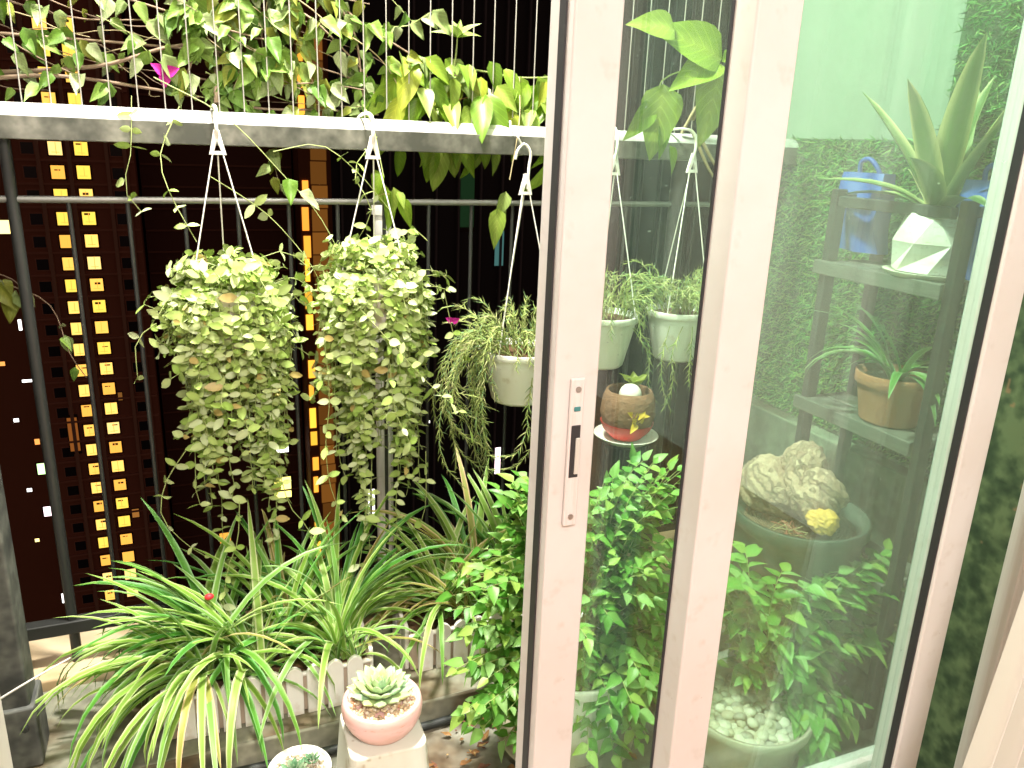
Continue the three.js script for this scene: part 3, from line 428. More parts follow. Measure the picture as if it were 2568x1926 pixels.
const broadGeo = [leafGeo(0.095, 0.044, ovate, { rows: 7, droop: 0.25, fold: 0.4, mid: [1.25, 1.15, 1.4] }), leafGeo(0.11, 0.05, lance, { rows: 7, droop: 0.4, fold: 0.3, wave: 0.012, mid: [1.25, 1.15, 1.4] }), leafGeo(0.075, 0.042, ovate, { rows: 6, droop: 0.15, fold: 0.5, mid: [1.2, 1.12, 1.3] })];
const broadMats = [[0.25, 0.42, 0.03], [0.30, 0.47, 0.05], [0.35, 0.49, 0.08], [0.19, 0.35, 0.03], [0.38, 0.51, 0.14], [0.40, 0.46, 0.05]].map(c => leafMat(c, 0.4, 0.42));
{
  const t = thing('broad_leaf_vine', 'climber with large glossy lime green leaves drooping over the rail near the door', 'vine', [0.62, 1.24, -1.79]);
  const L = []; const at = (x, y, z, ax, nm, s, g, tn) => L.push({ m: orient(V(x - 0.62, y - 1.24, z + 1.79), V(...ax), V(...nm), s), g, t: tn });
  part(t, 'stem', tube([[-0.2, 0.02, 0], [-0.1, 0.09, 0.01], [0, 0.11, 0], [0.12, 0.10, 0.01], [0.24, 0.11, 0]], 0.003, 0.002, 6), M.greenStem); part(t, 'stem', tube([[-0.03, 0.1, 0], [-0.028, 0.14, 0.01], [-0.026, 0.175, 0.012]], 0.0024, 0.0016, 6), M.greenStem); part(t, 'stem', tube([[0.24, 0.11, 0.02], [0.26, 0.05, 0.08], [0.22, -0.04, 0.12]], 0.002, 0.0014, 6), M.greenStem);
  for (let k = 0; k < 74; k++) { const x = rr(0.43, 0.83), y = rr(1.27, 1.375) - 0.05 * Math.abs(x - 0.6); at(x, y, rr(-1.81, -1.735), [rr(-.55, .55), rr(-1, -0.25), rr(0.0, 0.6)], [rr(-.7, .7), rr(0, .6), 1], rr(0.6, 1.1), Math.floor(rnd() * 3), Math.floor(rnd() * 6)); }
  for (let k = 0; k < 22; k++) { const x = rr(0.44, 0.70); at(x, rr(1.18, 1.22), rr(-1.83, -1.78), [rr(-.3, .3), -1, rr(-.1, .2)], [rr(-.6, .6), 0.1, 1], rr(0.5, 1.0), Math.floor(rnd() * 3), Math.floor(rnd() * 4)); }
  for (let k = 0; k < 7; k++) { const a = k / 7 * 6.28; at(0.592, 1.412, -1.777, [Math.cos(a), 0.35 + 0.3 * (k % 2), Math.sin(a) * 0.6], [0, 1, 0.6], 0.62, 0, 4); }
  for (let k = 0; k < 5; k++) at(0.594, 1.42, -1.777, [rr(-.5, .5), 1, rr(-.3, .3)], [0, 0.2, 1], 0.4, 2, 4);
  at(0.825, 1.27, -1.70, [-0.25, -1, 0.12], [0.7, 0.1, 0.7], 1.25, 1, 1); at(0.80, 1.175, -1.685, [-0.55, -1, 0.1], [0.6, 0.1, 0.8], 0.95, 1, 1);
  at(0.672, 1.095, -1.66, [-0.35, -1, 0.1], [0.2, 0.2, 1], 0.85, 2, 4); at(0.655, 1.06, -1.66, [-0.1, -1, 0.1], [-0.3, 0.2, 1], 0.95, 0, 2); at(0.66, 1.07, -1.67, [0.15, -1, 0], [0.5, 0.2, 1], 0.8, 0, 4);
  for (let k = 0; k < 9; k++) at(0.40 + rr(-.02, .05), 1.11 + rr(-.03, .03), -1.66, [rr(-.4, .6), -1, rr(-.1, .4)], [rr(-.6, .6), 0.3, 1], rr(0.5, 0.8), k % 3, k % 3);
  part(t, 'stem', tube([[-0.24, 0.03, 0.02], [-0.235, -0.02, 0.1], [-0.22, -0.12, 0.13]], 0.0016, 0.0012, 5), M.greenStem); part(t, 'stem', tube([[0.12, 0.1, 0.02], [0.09, 0.0, 0.1], [0.06, -0.12, 0.13]], 0.0014, 0.0012, 5), M.twig);
  foliage(t, 'leaf', L, broadGeo, broadMats);
}
{ // shrub with very large leaves behind the first pane
  const t = thing('large_leaf_climber', 'climber with very large pale green leaves and bare woody stems behind the door glass', 'vine', [1.16, 1.235, -1.70]);
  for (const p of [[[-0.02, 0, 0], [0.0, 0.06, 0.02], [0.04, 0.12, 0.03], [0.13, 0.18, 0.03]], [[0, 0.03, 0.01], [0.02, 0.12, 0.03], [0.0, 0.2, 0.04]], [[0.0, 0.0, 0.02], [0.04, -0.08, 0.04], [0.09, -0.14, 0.05]], [[0.01, 0.05, 0.02], [0.1, 0.055, 0.03]], [[0.01, 0.0, 0.025], [0.05, -0.07, 0.05], [0.1, -0.12, 0.055]]]) part(t, 'branch', tube(p, 0.0045, 0.0028, 6), M.twig);
  const G = [leafGeo(0.17, 0.11, ovate, { rows: 8, droop: 0.3, fold: 0.22, wave: 0.008, mid: [1.3, 1.15, 1.5] }), leafGeo(0.15, 0.085, ovate, { rows: 8, droop: 0.15, fold: 0.4, mid: [1.3, 1.15, 1.5] })];
  const L = [[0.0, 0.16, 0.1, [-0.9, 0.35, 0.15], [0, 0.4, 1], 1.1, 0, 1], [-0.13, 0.21, 0.1, [-0.75, 0.1, 0.2], [-0.1, 0.5, 1], 0.7, 0, 2], [0.0, 0.15, 0.1, [-0.25, -0.9, 0.25], [-0.2, 0.3, 1], 1.05, 0, 2], [0.0, 0.155, 0.1, [0.95, 0.1, 0.1], [0, 0.8, 0.6], 0.8, 1, 0], [-0.01, 0.155, 0.1, [-0.8, -0.35, 0.2], [0, 0.6, 0.8], 1.0, 1, 1], [-0.14, 0.1, 0.09, [-0.1, -1, 0.1], [-0.3, 0.2, 1], 0.95, 0, 2], [-0.16, 0.06, 0.08, [-0.6, -0.8, 0.1], [0.2, 0.1, 1], 0.7, 1, 1], [-0.13, 0.02, 0.08, [0.1, -1, 0.05], [0.3, 0.1, 1], 0.55, 1, 0], [0.01, 0.14, 0.1, [0.7, -0.7, 0.2], [-0.3, 0.4, 1], 0.6, 1, 3], [-0.11, -0.03, 0.09, [0.3, -1, 0.05], [0.5, 0.1, 1], 0.45, 1, 1]].map(([x, y, z, a, n, s, g, tn]) => ({ m: orient(V(x, y, z), V(...a), V(...n), s), g, t: tn }));
  foliage(t, 'leaf', L, G, broadMats); part(t, 'stem', tube([[0.0, 0.2, 0.04], [0.0, 0.17, 0.09], [-0.07, 0.14, 0.095], [-0.15, 0.1, 0.09], [-0.13, 0.0, 0.085]], 0.0022, 0.0016, 5), M.greenStem);
}

// ------------------------------------------------------------------ picket planters with spider plants
veinTex = null;
const bladeGeos = [];
for (let k = 0; k < 9; k++) { // arching striped blades, base at the origin, arching towards +x
  const seg = 9, pos = [], col = [], idx = [], uv = [], L = 0.33, a0 = [1.35, 1.2, 1.05, 0.95, 1.25, 0.8, 1.4, 0.6, 1.1][k], bend = [1.5, 2.1, 2.3, 2.0, 1.3, 1.7, 0.9, 1.7, 2.6][k]; let x = 0, y = 0;
  for (let i = 0; i <= seg; i++) {
    const t = i / seg, a = a0 - bend * Math.pow(t, 1.25), w = 0.0066 * Math.pow(Math.max(0.002, Math.sin(Math.PI * Math.min(0.998, 0.22 + 0.78 * t))), 0.7) * (i === seg ? 0.06 : 1);
    if (i) { x += Math.cos(a) * L / seg; y += Math.sin(a) * L / seg; }
    const nx = -Math.sin(a), ny = Math.cos(a), tw = 0.25 * Math.sin(t * 2 + k);
    for (const [s, c] of [[-1, 0], [-0.5, 1], [0.5, 1], [1, 0]]) { pos.push(x + nx * (Math.abs(s) * w * 0.45 + s * w * tw), y + ny * (Math.abs(s) * w * 0.45 + s * w * tw), s * w); col.push(...(c ? [0.78, 1.0, 0.6] : [2.1, 1.75, 3.4])); uv.push(s, t); }
  }
  for (let i = 0; i < seg; i++) for (let j = 0; j < 3; j++) { const a = i * 4 + j, b = a + 4; idx.push(a, a + 1, b, b, a + 1, b + 1); }
  const g = new THREE.BufferGeometry(); g.setAttribute('position', new THREE.Float32BufferAttribute(pos, 3)); g.setAttribute('color', new THREE.Float32BufferAttribute(col, 3)); g.setAttribute('uv', new THREE.Float32BufferAttribute(uv, 2)); g.setIndex(idx); g.computeVertexNormals(); bladeGeos.push(g);
}
const bladeMats = [[0.26, 0.38, 0.08], [0.30, 0.41, 0.10], [0.17, 0.33, 0.06], [0.34, 0.43, 0.13], [0.25, 0.39, 0.12], [0.40, 0.34, 0.11]].map(c => leafMat(c, 0.3, 0.45));
const greenBlade = [[0.10, 0.27, 0.05], [0.13, 0.32, 0.06]].map(c => leafMat(c, 0.3, 0.4)); bladeMats.push(...greenBlade);
function picketPlanter(label, [x, y, z], len, dep, clumps) {
  const t = thing('picket_planter', label, 'planter', [x, y, z]); const h = 0.105, pw = 0.030, gap = 0.041;
  const ps = new THREE.Shape(); ps.moveTo(-pw / 2, 0); ps.lineTo(pw / 2, 0); ps.lineTo(pw / 2, h - 0.012); ps.quadraticCurveTo(pw / 2 - 0.002, h, 0, h + 0.004); ps.quadraticCurveTo(-pw / 2 + 0.002, h, -pw / 2, h - 0.012); ps.closePath();
  const pg = new THREE.ExtrudeGeometry(ps, { depth: 0.006, bevelEnabled: true, bevelSize: 0.0015, bevelThickness: 0.0015, bevelSegments: 2, curveSegments: 4 });
  const inner = boxUV(new THREE.BoxGeometry(len - 0.02, h - 0.02, 0.005)), side = boxUV(new THREE.BoxGeometry(0.005, h - 0.02, dep - 0.02));
  for (const s of [-1, 1]) { part(t, 'panel', inner, M.planterIn, [0, h / 2 - 0.002, s * (dep / 2 - 0.010)]); part(t, 'panel', side, M.planterIn, [s * (len / 2 - 0.010), h / 2 - 0.002, 0]); }
  part(t, 'base', box(len - 0.016, 0.008, dep - 0.016), M.planterIn, [0, 0.005, 0]);
  const n = Math.floor(len / gap), m = Math.floor(dep / gap);
  for (let i = 0; i < n; i++) for (const s of [-1, 1]) part(t, 'picket', pg, M.white, [(i - (n - 1) / 2) * gap, 0.001, s * (dep / 2 - 0.006) - (s < 0 ? 0.006 : 0)], [s * 0.0, 0, 0]);
  for (let i = 0; i < m; i++) for (const s of [-1, 1]) part(t, 'picket', pg, M.white, [s * (len / 2 - 0.006) - (s < 0 ? 0.006 : 0), 0.001, (i - (m - 1) / 2) * gap], [0, Math.PI / 2, 0]);
  for (const s of [-1, 1]) part(t, 'rim', tube([[-len / 2 + 0.004, h - 0.016, s * (dep / 2 - 0.008)], [len / 2 - 0.004, h - 0.016, s * (dep / 2 - 0.008)]], 0.005, 0.005, 8, 2), M.white);
  const soil = new THREE.PlaneGeometry(len - 0.022, dep - 0.022, 24, 12); soil.rotateX(-Math.PI / 2); { const p = soil.attributes.position; for (let i = 0; i < p.count; i++) p.setY(i, 0.012 * fbm(p.getX(i) * 2 + 3, p.getZ(i) * 2 + 5, 16, 4, 12)); soil.computeVertexNormals(); }
  part(t, 'soil', soil, M.soil, [0, h - 0.034, 0]);
  const L = [];
  for (const [cx, cz, nb, sc, dirBias, tones] of clumps) for (let k = 0; k < nb * 1.9; k++) {
    let a = rnd() * 6.283; if (dirBias !== null && rnd() < 0.5) a = dirBias + rr(-0.9, 0.9); if (-Math.sin(a) > 0.25 && cx > -0.07 && rnd() < 0.8) a = -a;
    const e = new THREE.Euler(0, a, 0), mt = new THREE.Matrix4().makeRotationFromEuler(e), s = sc * rr(0.6, 1.12); mt.scale(V(s, s * rr(0.85, 1.15), s * rr(0.85, 1.25))); mt.setPosition(cx + rr(-.014, .014), h - 0.026, cz + rr(-.014, .014));
    L.push({ m: mt, g: Math.floor(rnd() * 9), t: rnd() < 0.05 ? 5 : pick(tones) });
  }
  foliage(t, 'blade', L, bladeGeos, bladeMats);
  return t;
}
M.planterIn = std([0.42, 0.34, 0.26], 0.7);
const pale = [0, 1, 3, 4, 3, 1], deep = [2, 6, 7, 0, 2, 4];
// angle 0 arches to +x (right); PI to the left; -PI/2 towards the viewer (+z)
picketPlanter('long white picket planter full of striped spider plants', [0.105, 0.061, -1.485], 0.41, 0.155, [
  [-0.13, 0.02, 46, 1.12, Math.PI + 0.5, pale], [-0.03, 0.03, 44, 1.0, -2.7, pale], [-0.09, -0.03, 42, 1.12, Math.PI, deep], [0.04, -0.03, 46, 1.1, 1.2, deep], [0.14, 0.025, 34, 0.95, null, [0, 1, 4, 2]], [0.15, -0.04, 36, 1.1, 0.6, deep], [0.17, 0.05, 8, 0.6, -1.2, pale]]);
picketPlanter('short white picket planter partly hidden by the leafy shrub', [0.60, 0.061, -1.535], 0.41, 0.155, [
  [-0.10, 0.0, 40, 0.95, 2.4, [0, 1, 3, 2]], [-0.02, -0.03, 40, 1.1, 2.0, [2, 6, 0, 5, 3]], [0.08, 0.0, 34, 1.1, 1.6, deep], [-0.05, 0.04, 20, 0.7, -2, [3, 5, 1]]]);

// ------------------------------------------------------------------ leafy shrubs
const shrubGeo = [small(0.036, 0.0225, ovate, 0.3, 0.2, 5), small(0.03, 0.0195, ovate, 0.25, 0.1, 5), small(0.042, 0.0245, ovate, 0.4, 0.25, 5)];
const shrubMats = [[0.10, 0.30, 0.035], [0.14, 0.35, 0.05], [0.19, 0.40, 0.08], [0.08, 0.25, 0.03], [0.24, 0.43, 0.13], [0.27, 0.43, 0.08]].map(c => leafMat(c, 0.3, 0.4));
function shrubLeaves(t, twigs, inside, stems, scale = 1) {
  const L = [], S = [];
  for (const [x0, z0, y0] of stems) for (let k = 0; k < twigs / stems.length; k++) {
    const e = inside(), b = V(x0 + (e.x - x0) * rr(0.3, 0.6), y0 + (e.y - y0) * rr(0.45, 0.75), z0 + (e.z - z0) * rr(0.3, 0.6));
    if (k < 9) S.push(tube([V(x0, y0 * 0.9, z0), V(x0 + (b.x - x0) * 0.35, (y0 + b.y) / 2, z0 + (b.z - z0) * 0.35), b], 0.0035, 0.0016, 4, 5));
    const droop = e.clone().add(V((e.x - b.x) * 0.25, -0.02 * rnd(), (e.z - b.z) * 0.25)); S.push(tube([b, b.clone().lerp(e, 0.6).add(V(0, 0.012, 0)), droop], 0.0014, 0.0008, 3, 5));
    const c = new THREE.CatmullRomCurve3([b, b.clone().lerp(e, 0.6).add(V(0, 0.012, 0)), droop]); const n = 8 + Math.floor(rnd() * 5);
    for (let i = 0; i < n; i++) { const q = 0.25 + 0.75 * i / (n - 1), p = c.getPointAt(q), tg = c.getTangentAt(q), s = i === n - 1 ? 0 : (i % 2 ? 1 : -1), sd = V(-tg.z, rr(-.2, .2), tg.x).normalize(); L.push({ m: orient(p, sd.multiplyScalar(s).addScaledVector(tg, 0.55).add(V(rr(-.25, .25), rr(-.35, .15), rr(-.25, .25))), V(rr(-.5, .5), 1, rr(-.1, .8)), scale * rr(0.6, 1.15)), g: Math.floor(rnd() * 3), t: Math.floor(rnd() * 6) }); }
  }
  merged(t, 'twigs', S, M.greenStem); foliage(t, 'leaf', L, shrubGeo, shrubMats);
}
{
  const t = thing('potted_shrub', 'dense green leafy shrub in a large pale pot beside the open door', 'potted plant', [0.665, 0.001, -1.215]);
  const pm = std([0.68, 0.71, 0.63], 0.4, { map: stainTex });
  part(t, 'saucer', lathe([[0, 0], [0.118, 0], [0.138, 0.03], [0.142, 0.033], [0.134, 0.03], [0.114, 0.008], [0, 0.008]], 56), std([0.62, 0.55, 0.42], 0.5));
  part(t, 'pot', lathe([[0, 0.010], [0.088, 0.010], [0.096, 0.018], [0.118, 0.09], [0.128, 0.15], [0.132, 0.205], [0.140, 0.208], [0.140, 0.226], [0.134, 0.228], [0.126, 0.222], [0.12, 0.2], [0, 0.198]], 56), pm);
  part(t, 'soil', lathe([[0, 0.02], [0.08, 0.01], [0.122, 0]], 24), M.soil, [0, 0.2, 0]);
  const lobes = [[-0.13, 0.24, 0.03, 0.11], [-0.14, 0.20, 0.05, 0.09], [-0.12, 0.38, -0.01, 0.11], [-0.05, 0.5, -0.02, 0.10], [0.02, 0.3, 0.03, 0.15], [0.1, 0.46, 0, 0.13], [0.16, 0.3, 0, 0.13], [0.15, 0.56, -0.02, 0.09], [0.05, 0.18, 0.1, 0.12], [-0.09, 0.56, -0.03, 0.06], [0.2, 0.17, 0.02, 0.1]];
  shrubLeaves(t, 400, () => { const [x, y, z, r] = pick(lobes); const u = V(rr(-1, 1), rr(-1, 1), rr(-1, 1)).normalize().multiplyScalar(r * Math.pow(rnd(), 0.35)); return V(x + u.x, y + u.y, z + u.z * 0.8); }, [[-0.03, 0.01, 0.2], [0.03, 0, 0.2], [0, 0.03, 0.2], [0.05, -0.02, 0.2]], 0.95);
}
{
  const t = thing('pebble_pot', 'wide pot topped with pale pebbles and a glossy leafy shrub behind the glass', 'potted plant', [1.0, 0.001, -1.06]);
  part(t, 'pot', lathe([[0, 0], [0.09, 0], [0.10, 0.01], [0.122, 0.1], [0.130, 0.105], [0.130, 0.122], [0.122, 0.124], [0.115, 0.105], [0, 0.1]], 48), std([0.40, 0.36, 0.27], 0.6));
  const pgx = [0, 1, 2].map(k => { const g = weld(new THREE.IcosahedronGeometry(0.0125, 2)), p = g.attributes.position; for (let i = 0; i < p.count; i++) { const v = V(p.getX(i), p.getY(i), p.getZ(i)), f = 0.82 + 0.36 * fbm(v.x * 20 + k, v.y * 20 + v.z * 13, 64, 2, k); p.setXYZ(i, v.x * f * 1.1, v.y * f * 0.7, v.z * f); } g.computeVertexNormals(); return g; });
  const pms = [[0.46, 0.42, 0.31], [0.40, 0.36, 0.26], [0.52, 0.48, 0.38], [0.30, 0.28, 0.22]].map(c => std(c, 0.55));
  for (let k = 0; k < 150; k++) { const a = k * 2.39996, r = 0.108 * Math.sqrt((k % 110) / 110), lay = k >= 110 ? 1 : 0; part(t, 'pebble', pick(pgx), pick(pms), [r * Math.cos(a) + rr(-.003, .003), 0.104 + lay * 0.009 + rr(0, 0.005), r * Math.sin(a) + rr(-.003, .003)], [rr(-.4, .4), rr(0, 6), rr(-.4, .4)], rr(0.75, 1.2)); }
  const lobes = [[0.06, 0.32, -0.1, 0.12], [0.14, 0.24, -0.05, 0.11], [0.2, 0.34, -0.06, 0.1], [0.05, 0.2, -0.04, 0.08], [0.16, 0.12, 0.02, 0.09], [0.26, 0.22, -0.02, 0.09], [0.3, 0.36, -0.04, 0.06], [0.1, 0.09, 0.08, 0.05], [-0.02, 0.36, -0.14, 0.07]];
  shrubLeaves(t, 130, () => { const [x, y, z, r] = pick(lobes); const u = V(rr(-1, 1), rr(-1, 1), rr(-1, 1)).normalize().multiplyScalar(r * Math.pow(rnd(), 0.4)); return V(x + u.x, y + u.y, z + u.z); }, [[0.03, -0.03, 0.11], [0.05, -0.01, 0.11]], 1.35);
}

// ------------------------------------------------------------------ succulents on the floor
const gravelGeo = weld(new THREE.IcosahedronGeometry(0.0034, 1)); gravelGeo.computeVertexNormals();
function gravel(t, r, y, n, tones) {
  const im = shadows(new THREE.InstancedMesh(gravelGeo, std([1, 1, 1], 0.7), n)); im.name = 'gravel'; im.userData.kind = 'stuff'; const m = new THREE.Matrix4();
  for (let i = 0; i < n; i++) { const a = rnd() * 6.283, q = r * Math.sqrt(rnd()); m.makeRotationFromEuler(new THREE.Euler(rr(0, 6), rr(0, 6), rr(0, 6))); m.scale(V(rr(.7, 1.4), rr(.5, 1), rr(.7, 1.3))); m.setPosition(q * Math.cos(a), y + rr(-.001, .002) + 0.003 * (1 - q / r), q * Math.sin(a)); im.setMatrixAt(i, m); im.setColorAt(i, lin(...pick(tones))); } t.add(im);
}
const fatLeaf = (() => { const g = new THREE.SphereGeometry(1, 10, 8), p = g.attributes.position; for (let i = 0; i < p.count; i++) { const x = p.getX(i), y = p.getY(i), z = p.getZ(i), t = (y + 1) / 2, w = 0.35 + 0.75 * Math.pow(t, 0.8) * (1 - 0.35 * Math.pow(t, 6)); p.setXYZ(i, x * w * 0.0085, t * 0.030 + (t > 0.97 ? 0.002 : 0), z * 0.0026 * (0.5 + t) + 0.006 * t * t); } g.computeVertexNormals(); return g; })();
function rosette(t, y, rows, scale, mats, cx = 0, cz = 0) {
  let k = 0; for (let ring = 0; ring < rows; ring++) { const n = 5 + ring * 2, tilt = 0.3 + ring * 1.35 / rows; for (let i = 0; i < n; i++) { k++; const a = i / n * 6.283 + ring * 0.7 + rr(-.1, .1); const ax = V(Math.cos(a) * Math.sin(tilt), Math.cos(tilt), Math.sin(a) * Math.sin(tilt)); const m = part(t, 'leaf', fatLeaf, pick(mats)); orient(V(cx + Math.cos(a) * 0.002 * ring, y + 0.012 - ring * 0.0015, cz + Math.sin(a) * 0.002 * ring), ax, V(-Math.cos(a), 0.6, -Math.sin(a)), scale * (0.55 + 0.5 * ring / rows) * rr(0.92, 1.08)).decompose(m.position, m.quaternion, m.scale); } }
}
{
  const ped = thing('pedestal', 'pale grey upturned square pot used as a stand for the pink pot', 'pedestal', [0.258, 0.001, -1.12]);
  const g = new THREE.CylinderGeometry(0.094, 0.125, 0.225, 4, 1); g.rotateY(Math.PI / 4 + 0.35); g.translate(0, 0.1125, 0);
  const sq = (s, r) => { const a = new THREE.Shape(), h = s / 2; a.moveTo(-h + r, -h); a.lineTo(h - r, -h); a.quadraticCurveTo(h, -h, h, -h + r); a.lineTo(h, h - r); a.quadraticCurveTo(h, h, h - r, h); a.lineTo(-h + r, h); a.quadraticCurveTo(-h, h, -h, h - r); a.lineTo(-h, -h + r); a.quadraticCurveTo(-h, -h, -h + r, -h); return a; };
  const body = new THREE.ExtrudeGeometry(sq(0.150, 0.022), { depth: 0.222, bevelEnabled: true, bevelSize: 0.003, bevelThickness: 0.003, bevelSegments: 2, curveSegments: 6, steps: 4 }); body.rotateX(-Math.PI / 2); body.translate(0, 0.004, 0);
  { const p = body.attributes.position; for (let i = 0; i < p.count; i++) { const k = 1.06 - 0.22 * p.getY(i) / 0.22; p.setX(i, p.getX(i) * k); p.setZ(i, p.getZ(i) * k); } body.computeVertexNormals(); }
  part(ped, 'body', body, std([0.62, 0.64, 0.56], 0.55, { map: stainTex }), null, [0, -0.03, 0]);
  const t = thing('succulent_pot', 'round pink bowl with a pale green rosette succulent and gravel', 'succulent', [0.258, 0.231, -1.12]);
  part(t, 'pot', lathe([[0, 0], [0.046, 0], [0.050, 0.004], [0.060, 0.018], [0.067, 0.034], [0.0685, 0.046], [0.066, 0.058], [0.0615, 0.0625], [0.0575, 0.060], [0.056, 0.052], [0, 0.050]], 60), std([0.76, 0.49, 0.46], 0.42, { map: stainTex }));
  gravel(t, 0.0545, 0.052, 520, [[0.52, 0.42, 0.26], [0.62, 0.53, 0.36], [0.42, 0.33, 0.2], [0.35, 0.27, 0.17], [0.66, 0.6, 0.46], [0.45, 0.24, 0.13]]);
  rosette(t, 0.054, 5, 1.72, [[0.36, 0.50, 0.25], [0.44, 0.57, 0.32], [0.30, 0.47, 0.27], [0.42, 0.53, 0.22]].map(c => std(c, 0.5)), 0, -0.008);
  const s = thing('small_cactus_pot', 'small white pot with a tiny dark succulent at the bottom of the picture', 'succulent', [0.128, 0.001, -1.225]);
  part(s, 'pot', lathe([[0, 0], [0.04, 0], [0.044, 0.006], [0.055, 0.085], [0.058, 0.09], [0.056, 0.094], [0.051, 0.09], [0.048, 0.08], [0, 0.078]], 48), M.white);
  gravel(s, 0.047, 0.081, 260, [[0.5, 0.45, 0.33], [0.36, 0.3, 0.2], [0.62, 0.58, 0.48]]);
  const cm = [[0.08, 0.2, 0.09], [0.12, 0.25, 0.12], [0.2, 0.28, 0.16]].map(c => std(c, 0.55)); rosette(s, 0.082, 4, 0.75, cm, -0.01, 0.005); rosette(s, 0.082, 3, 0.5, cm, 0.024, -0.012);
}
const dryGeo = leafGeo(0.03, 0.016, ovate, { droop: -0.3, fold: 0.7, wave: 0.04 }), dryMats = [[0.26, 0.13, 0.05], [0.36, 0.2, 0.08], [0.18, 0.08, 0.05], [0.42, 0.28, 0.12]].map(c => leafMat(c, 0.1, 0.8));
{
  const n = 120, im = shadows(new THREE.InstancedMesh(dryGeo, leafMat([1, 1, 1], 0.1, 0.8), n)); im.name = 'leaf_litter'; im.userData = { kind: 'stuff', label: 'scatter of small dry brown leaf scraps on the balcony floor', category: 'leaf litter' };
  for (let k = 0; k < n; k++) { const x = k < 70 ? rr(0.3, 0.58) : rr(-0.15, 0.9), z = k < 70 ? rr(-1.36, -1.12) : rr(-1.36, -1.0); im.setMatrixAt(k, orient(V(x, 0.005, z), V(rr(-1, 1), rr(0, .12), rr(-1, 1)), V(0, 1, 0), rr(0.2, 1.0))); im.setColorAt(k, pick(dryMats).color); } scene.add(im);
  const st = thing('thin_stick', 'thin white stick leaning across the dark corner post', 'stick', [-0.36, 0.23, -1.415]); part(st, 'shaft', tube([[-0.06, -0.035, 0], [0.06, 0.025, -0.005], [0.12, 0.05, -0.01]], 0.0022, 0.0016, 6), M.whitePlastic);
  const rp = thing('fallen_petal', 'small red petal caught among the striped spider plant blades', 'petal', [0.0, 0.33, -1.47]); part(rp, 'petal', weld(new THREE.IcosahedronGeometry(0.009, 2)), std([0.55, 0.02, 0.03], 0.5), null, null, [1, 0.7, 0.8]).geometry.computeVertexNormals();
}
{ const t = thing('floor_hose', 'dark rubber hose lying along the foot of the ledge', 'hose', [0.2, 0.011, -1.345]); part(t, 'hose', tube([[-0.6, 0, 0.005], [-0.2, 0, 0], [0.1, 0, 0.004], [0.3, 0, -0.002], [0.7, 0, 0.003]], 0.009, 0.009, 8), M.black); }

// ------------------------------------------------------------------ right side wall: artificial turf, ladder shelf and its plants
const turfBlade = (() => { const g = new THREE.BufferGeometry(); g.setAttribute('position', new THREE.Float32BufferAttribute([-0.0017, 0, 0, 0.0017, 0, 0, -0.0013, 0.011, 0.003, 0.0013, 0.011, 0.003, 0, 0.022, 0.009], 3)); g.setAttribute('uv', new THREE.Float32BufferAttribute(new Float32Array(10), 2)); g.setIndex([0, 1, 2, 2, 1, 3, 2, 3, 4]); g.computeVertexNormals(); return g; })();
function turf(label, y0, y1, z0, z1, n, xw) {
  const t = thing('artificial_turf_panel', label, 'artificial grass', [xw, y0, (z0 + z1) / 2]);
  part(t, 'backing', new THREE.BoxGeometry(0.004, y1 - y0, z1 - z0), std([0.02, 0.08, 0.02], 0.9), [-0.002, (y1 - y0) / 2, 0]);
  const im = shadows(new THREE.InstancedMesh(turfBlade, std([1, 1, 1], 0.55), n)); im.name = 'turf'; im.userData.kind = 'stuff';
  const tones = [[0.03, 0.20, 0.03], [0.07, 0.30, 0.05], [0.15, 0.42, 0.09], [0.01, 0.08, 0.02], [0.24, 0.43, 0.10]];
  for (let i = 0; i < n; i++) { const y = rr(0.002, y1 - y0 - 0.002), z = rr(-0.5, 0.5) * (z1 - z0 - 0.004); im.setMatrixAt(i, orient(V(-0.004, y, z), V(-0.75, rr(-.9, .6), rr(-.8, .8)), V(rr(-1, 1), rr(-1, 1), rr(-1, 1)), rr(0.6, 1.15))); im.setColorAt(i, lin(...pick(tones))); }
  t.add(im);
}
turf('square of artificial turf fixed on the sage wall behind the ladder shelf', 0.53, 1.236, -1.79, -0.935, 22000, 1.5);
turf('tall strip of artificial turf on the sage wall at the far right', 1.242, 2.3, -1.27, -0.935, 9000, 1.5);
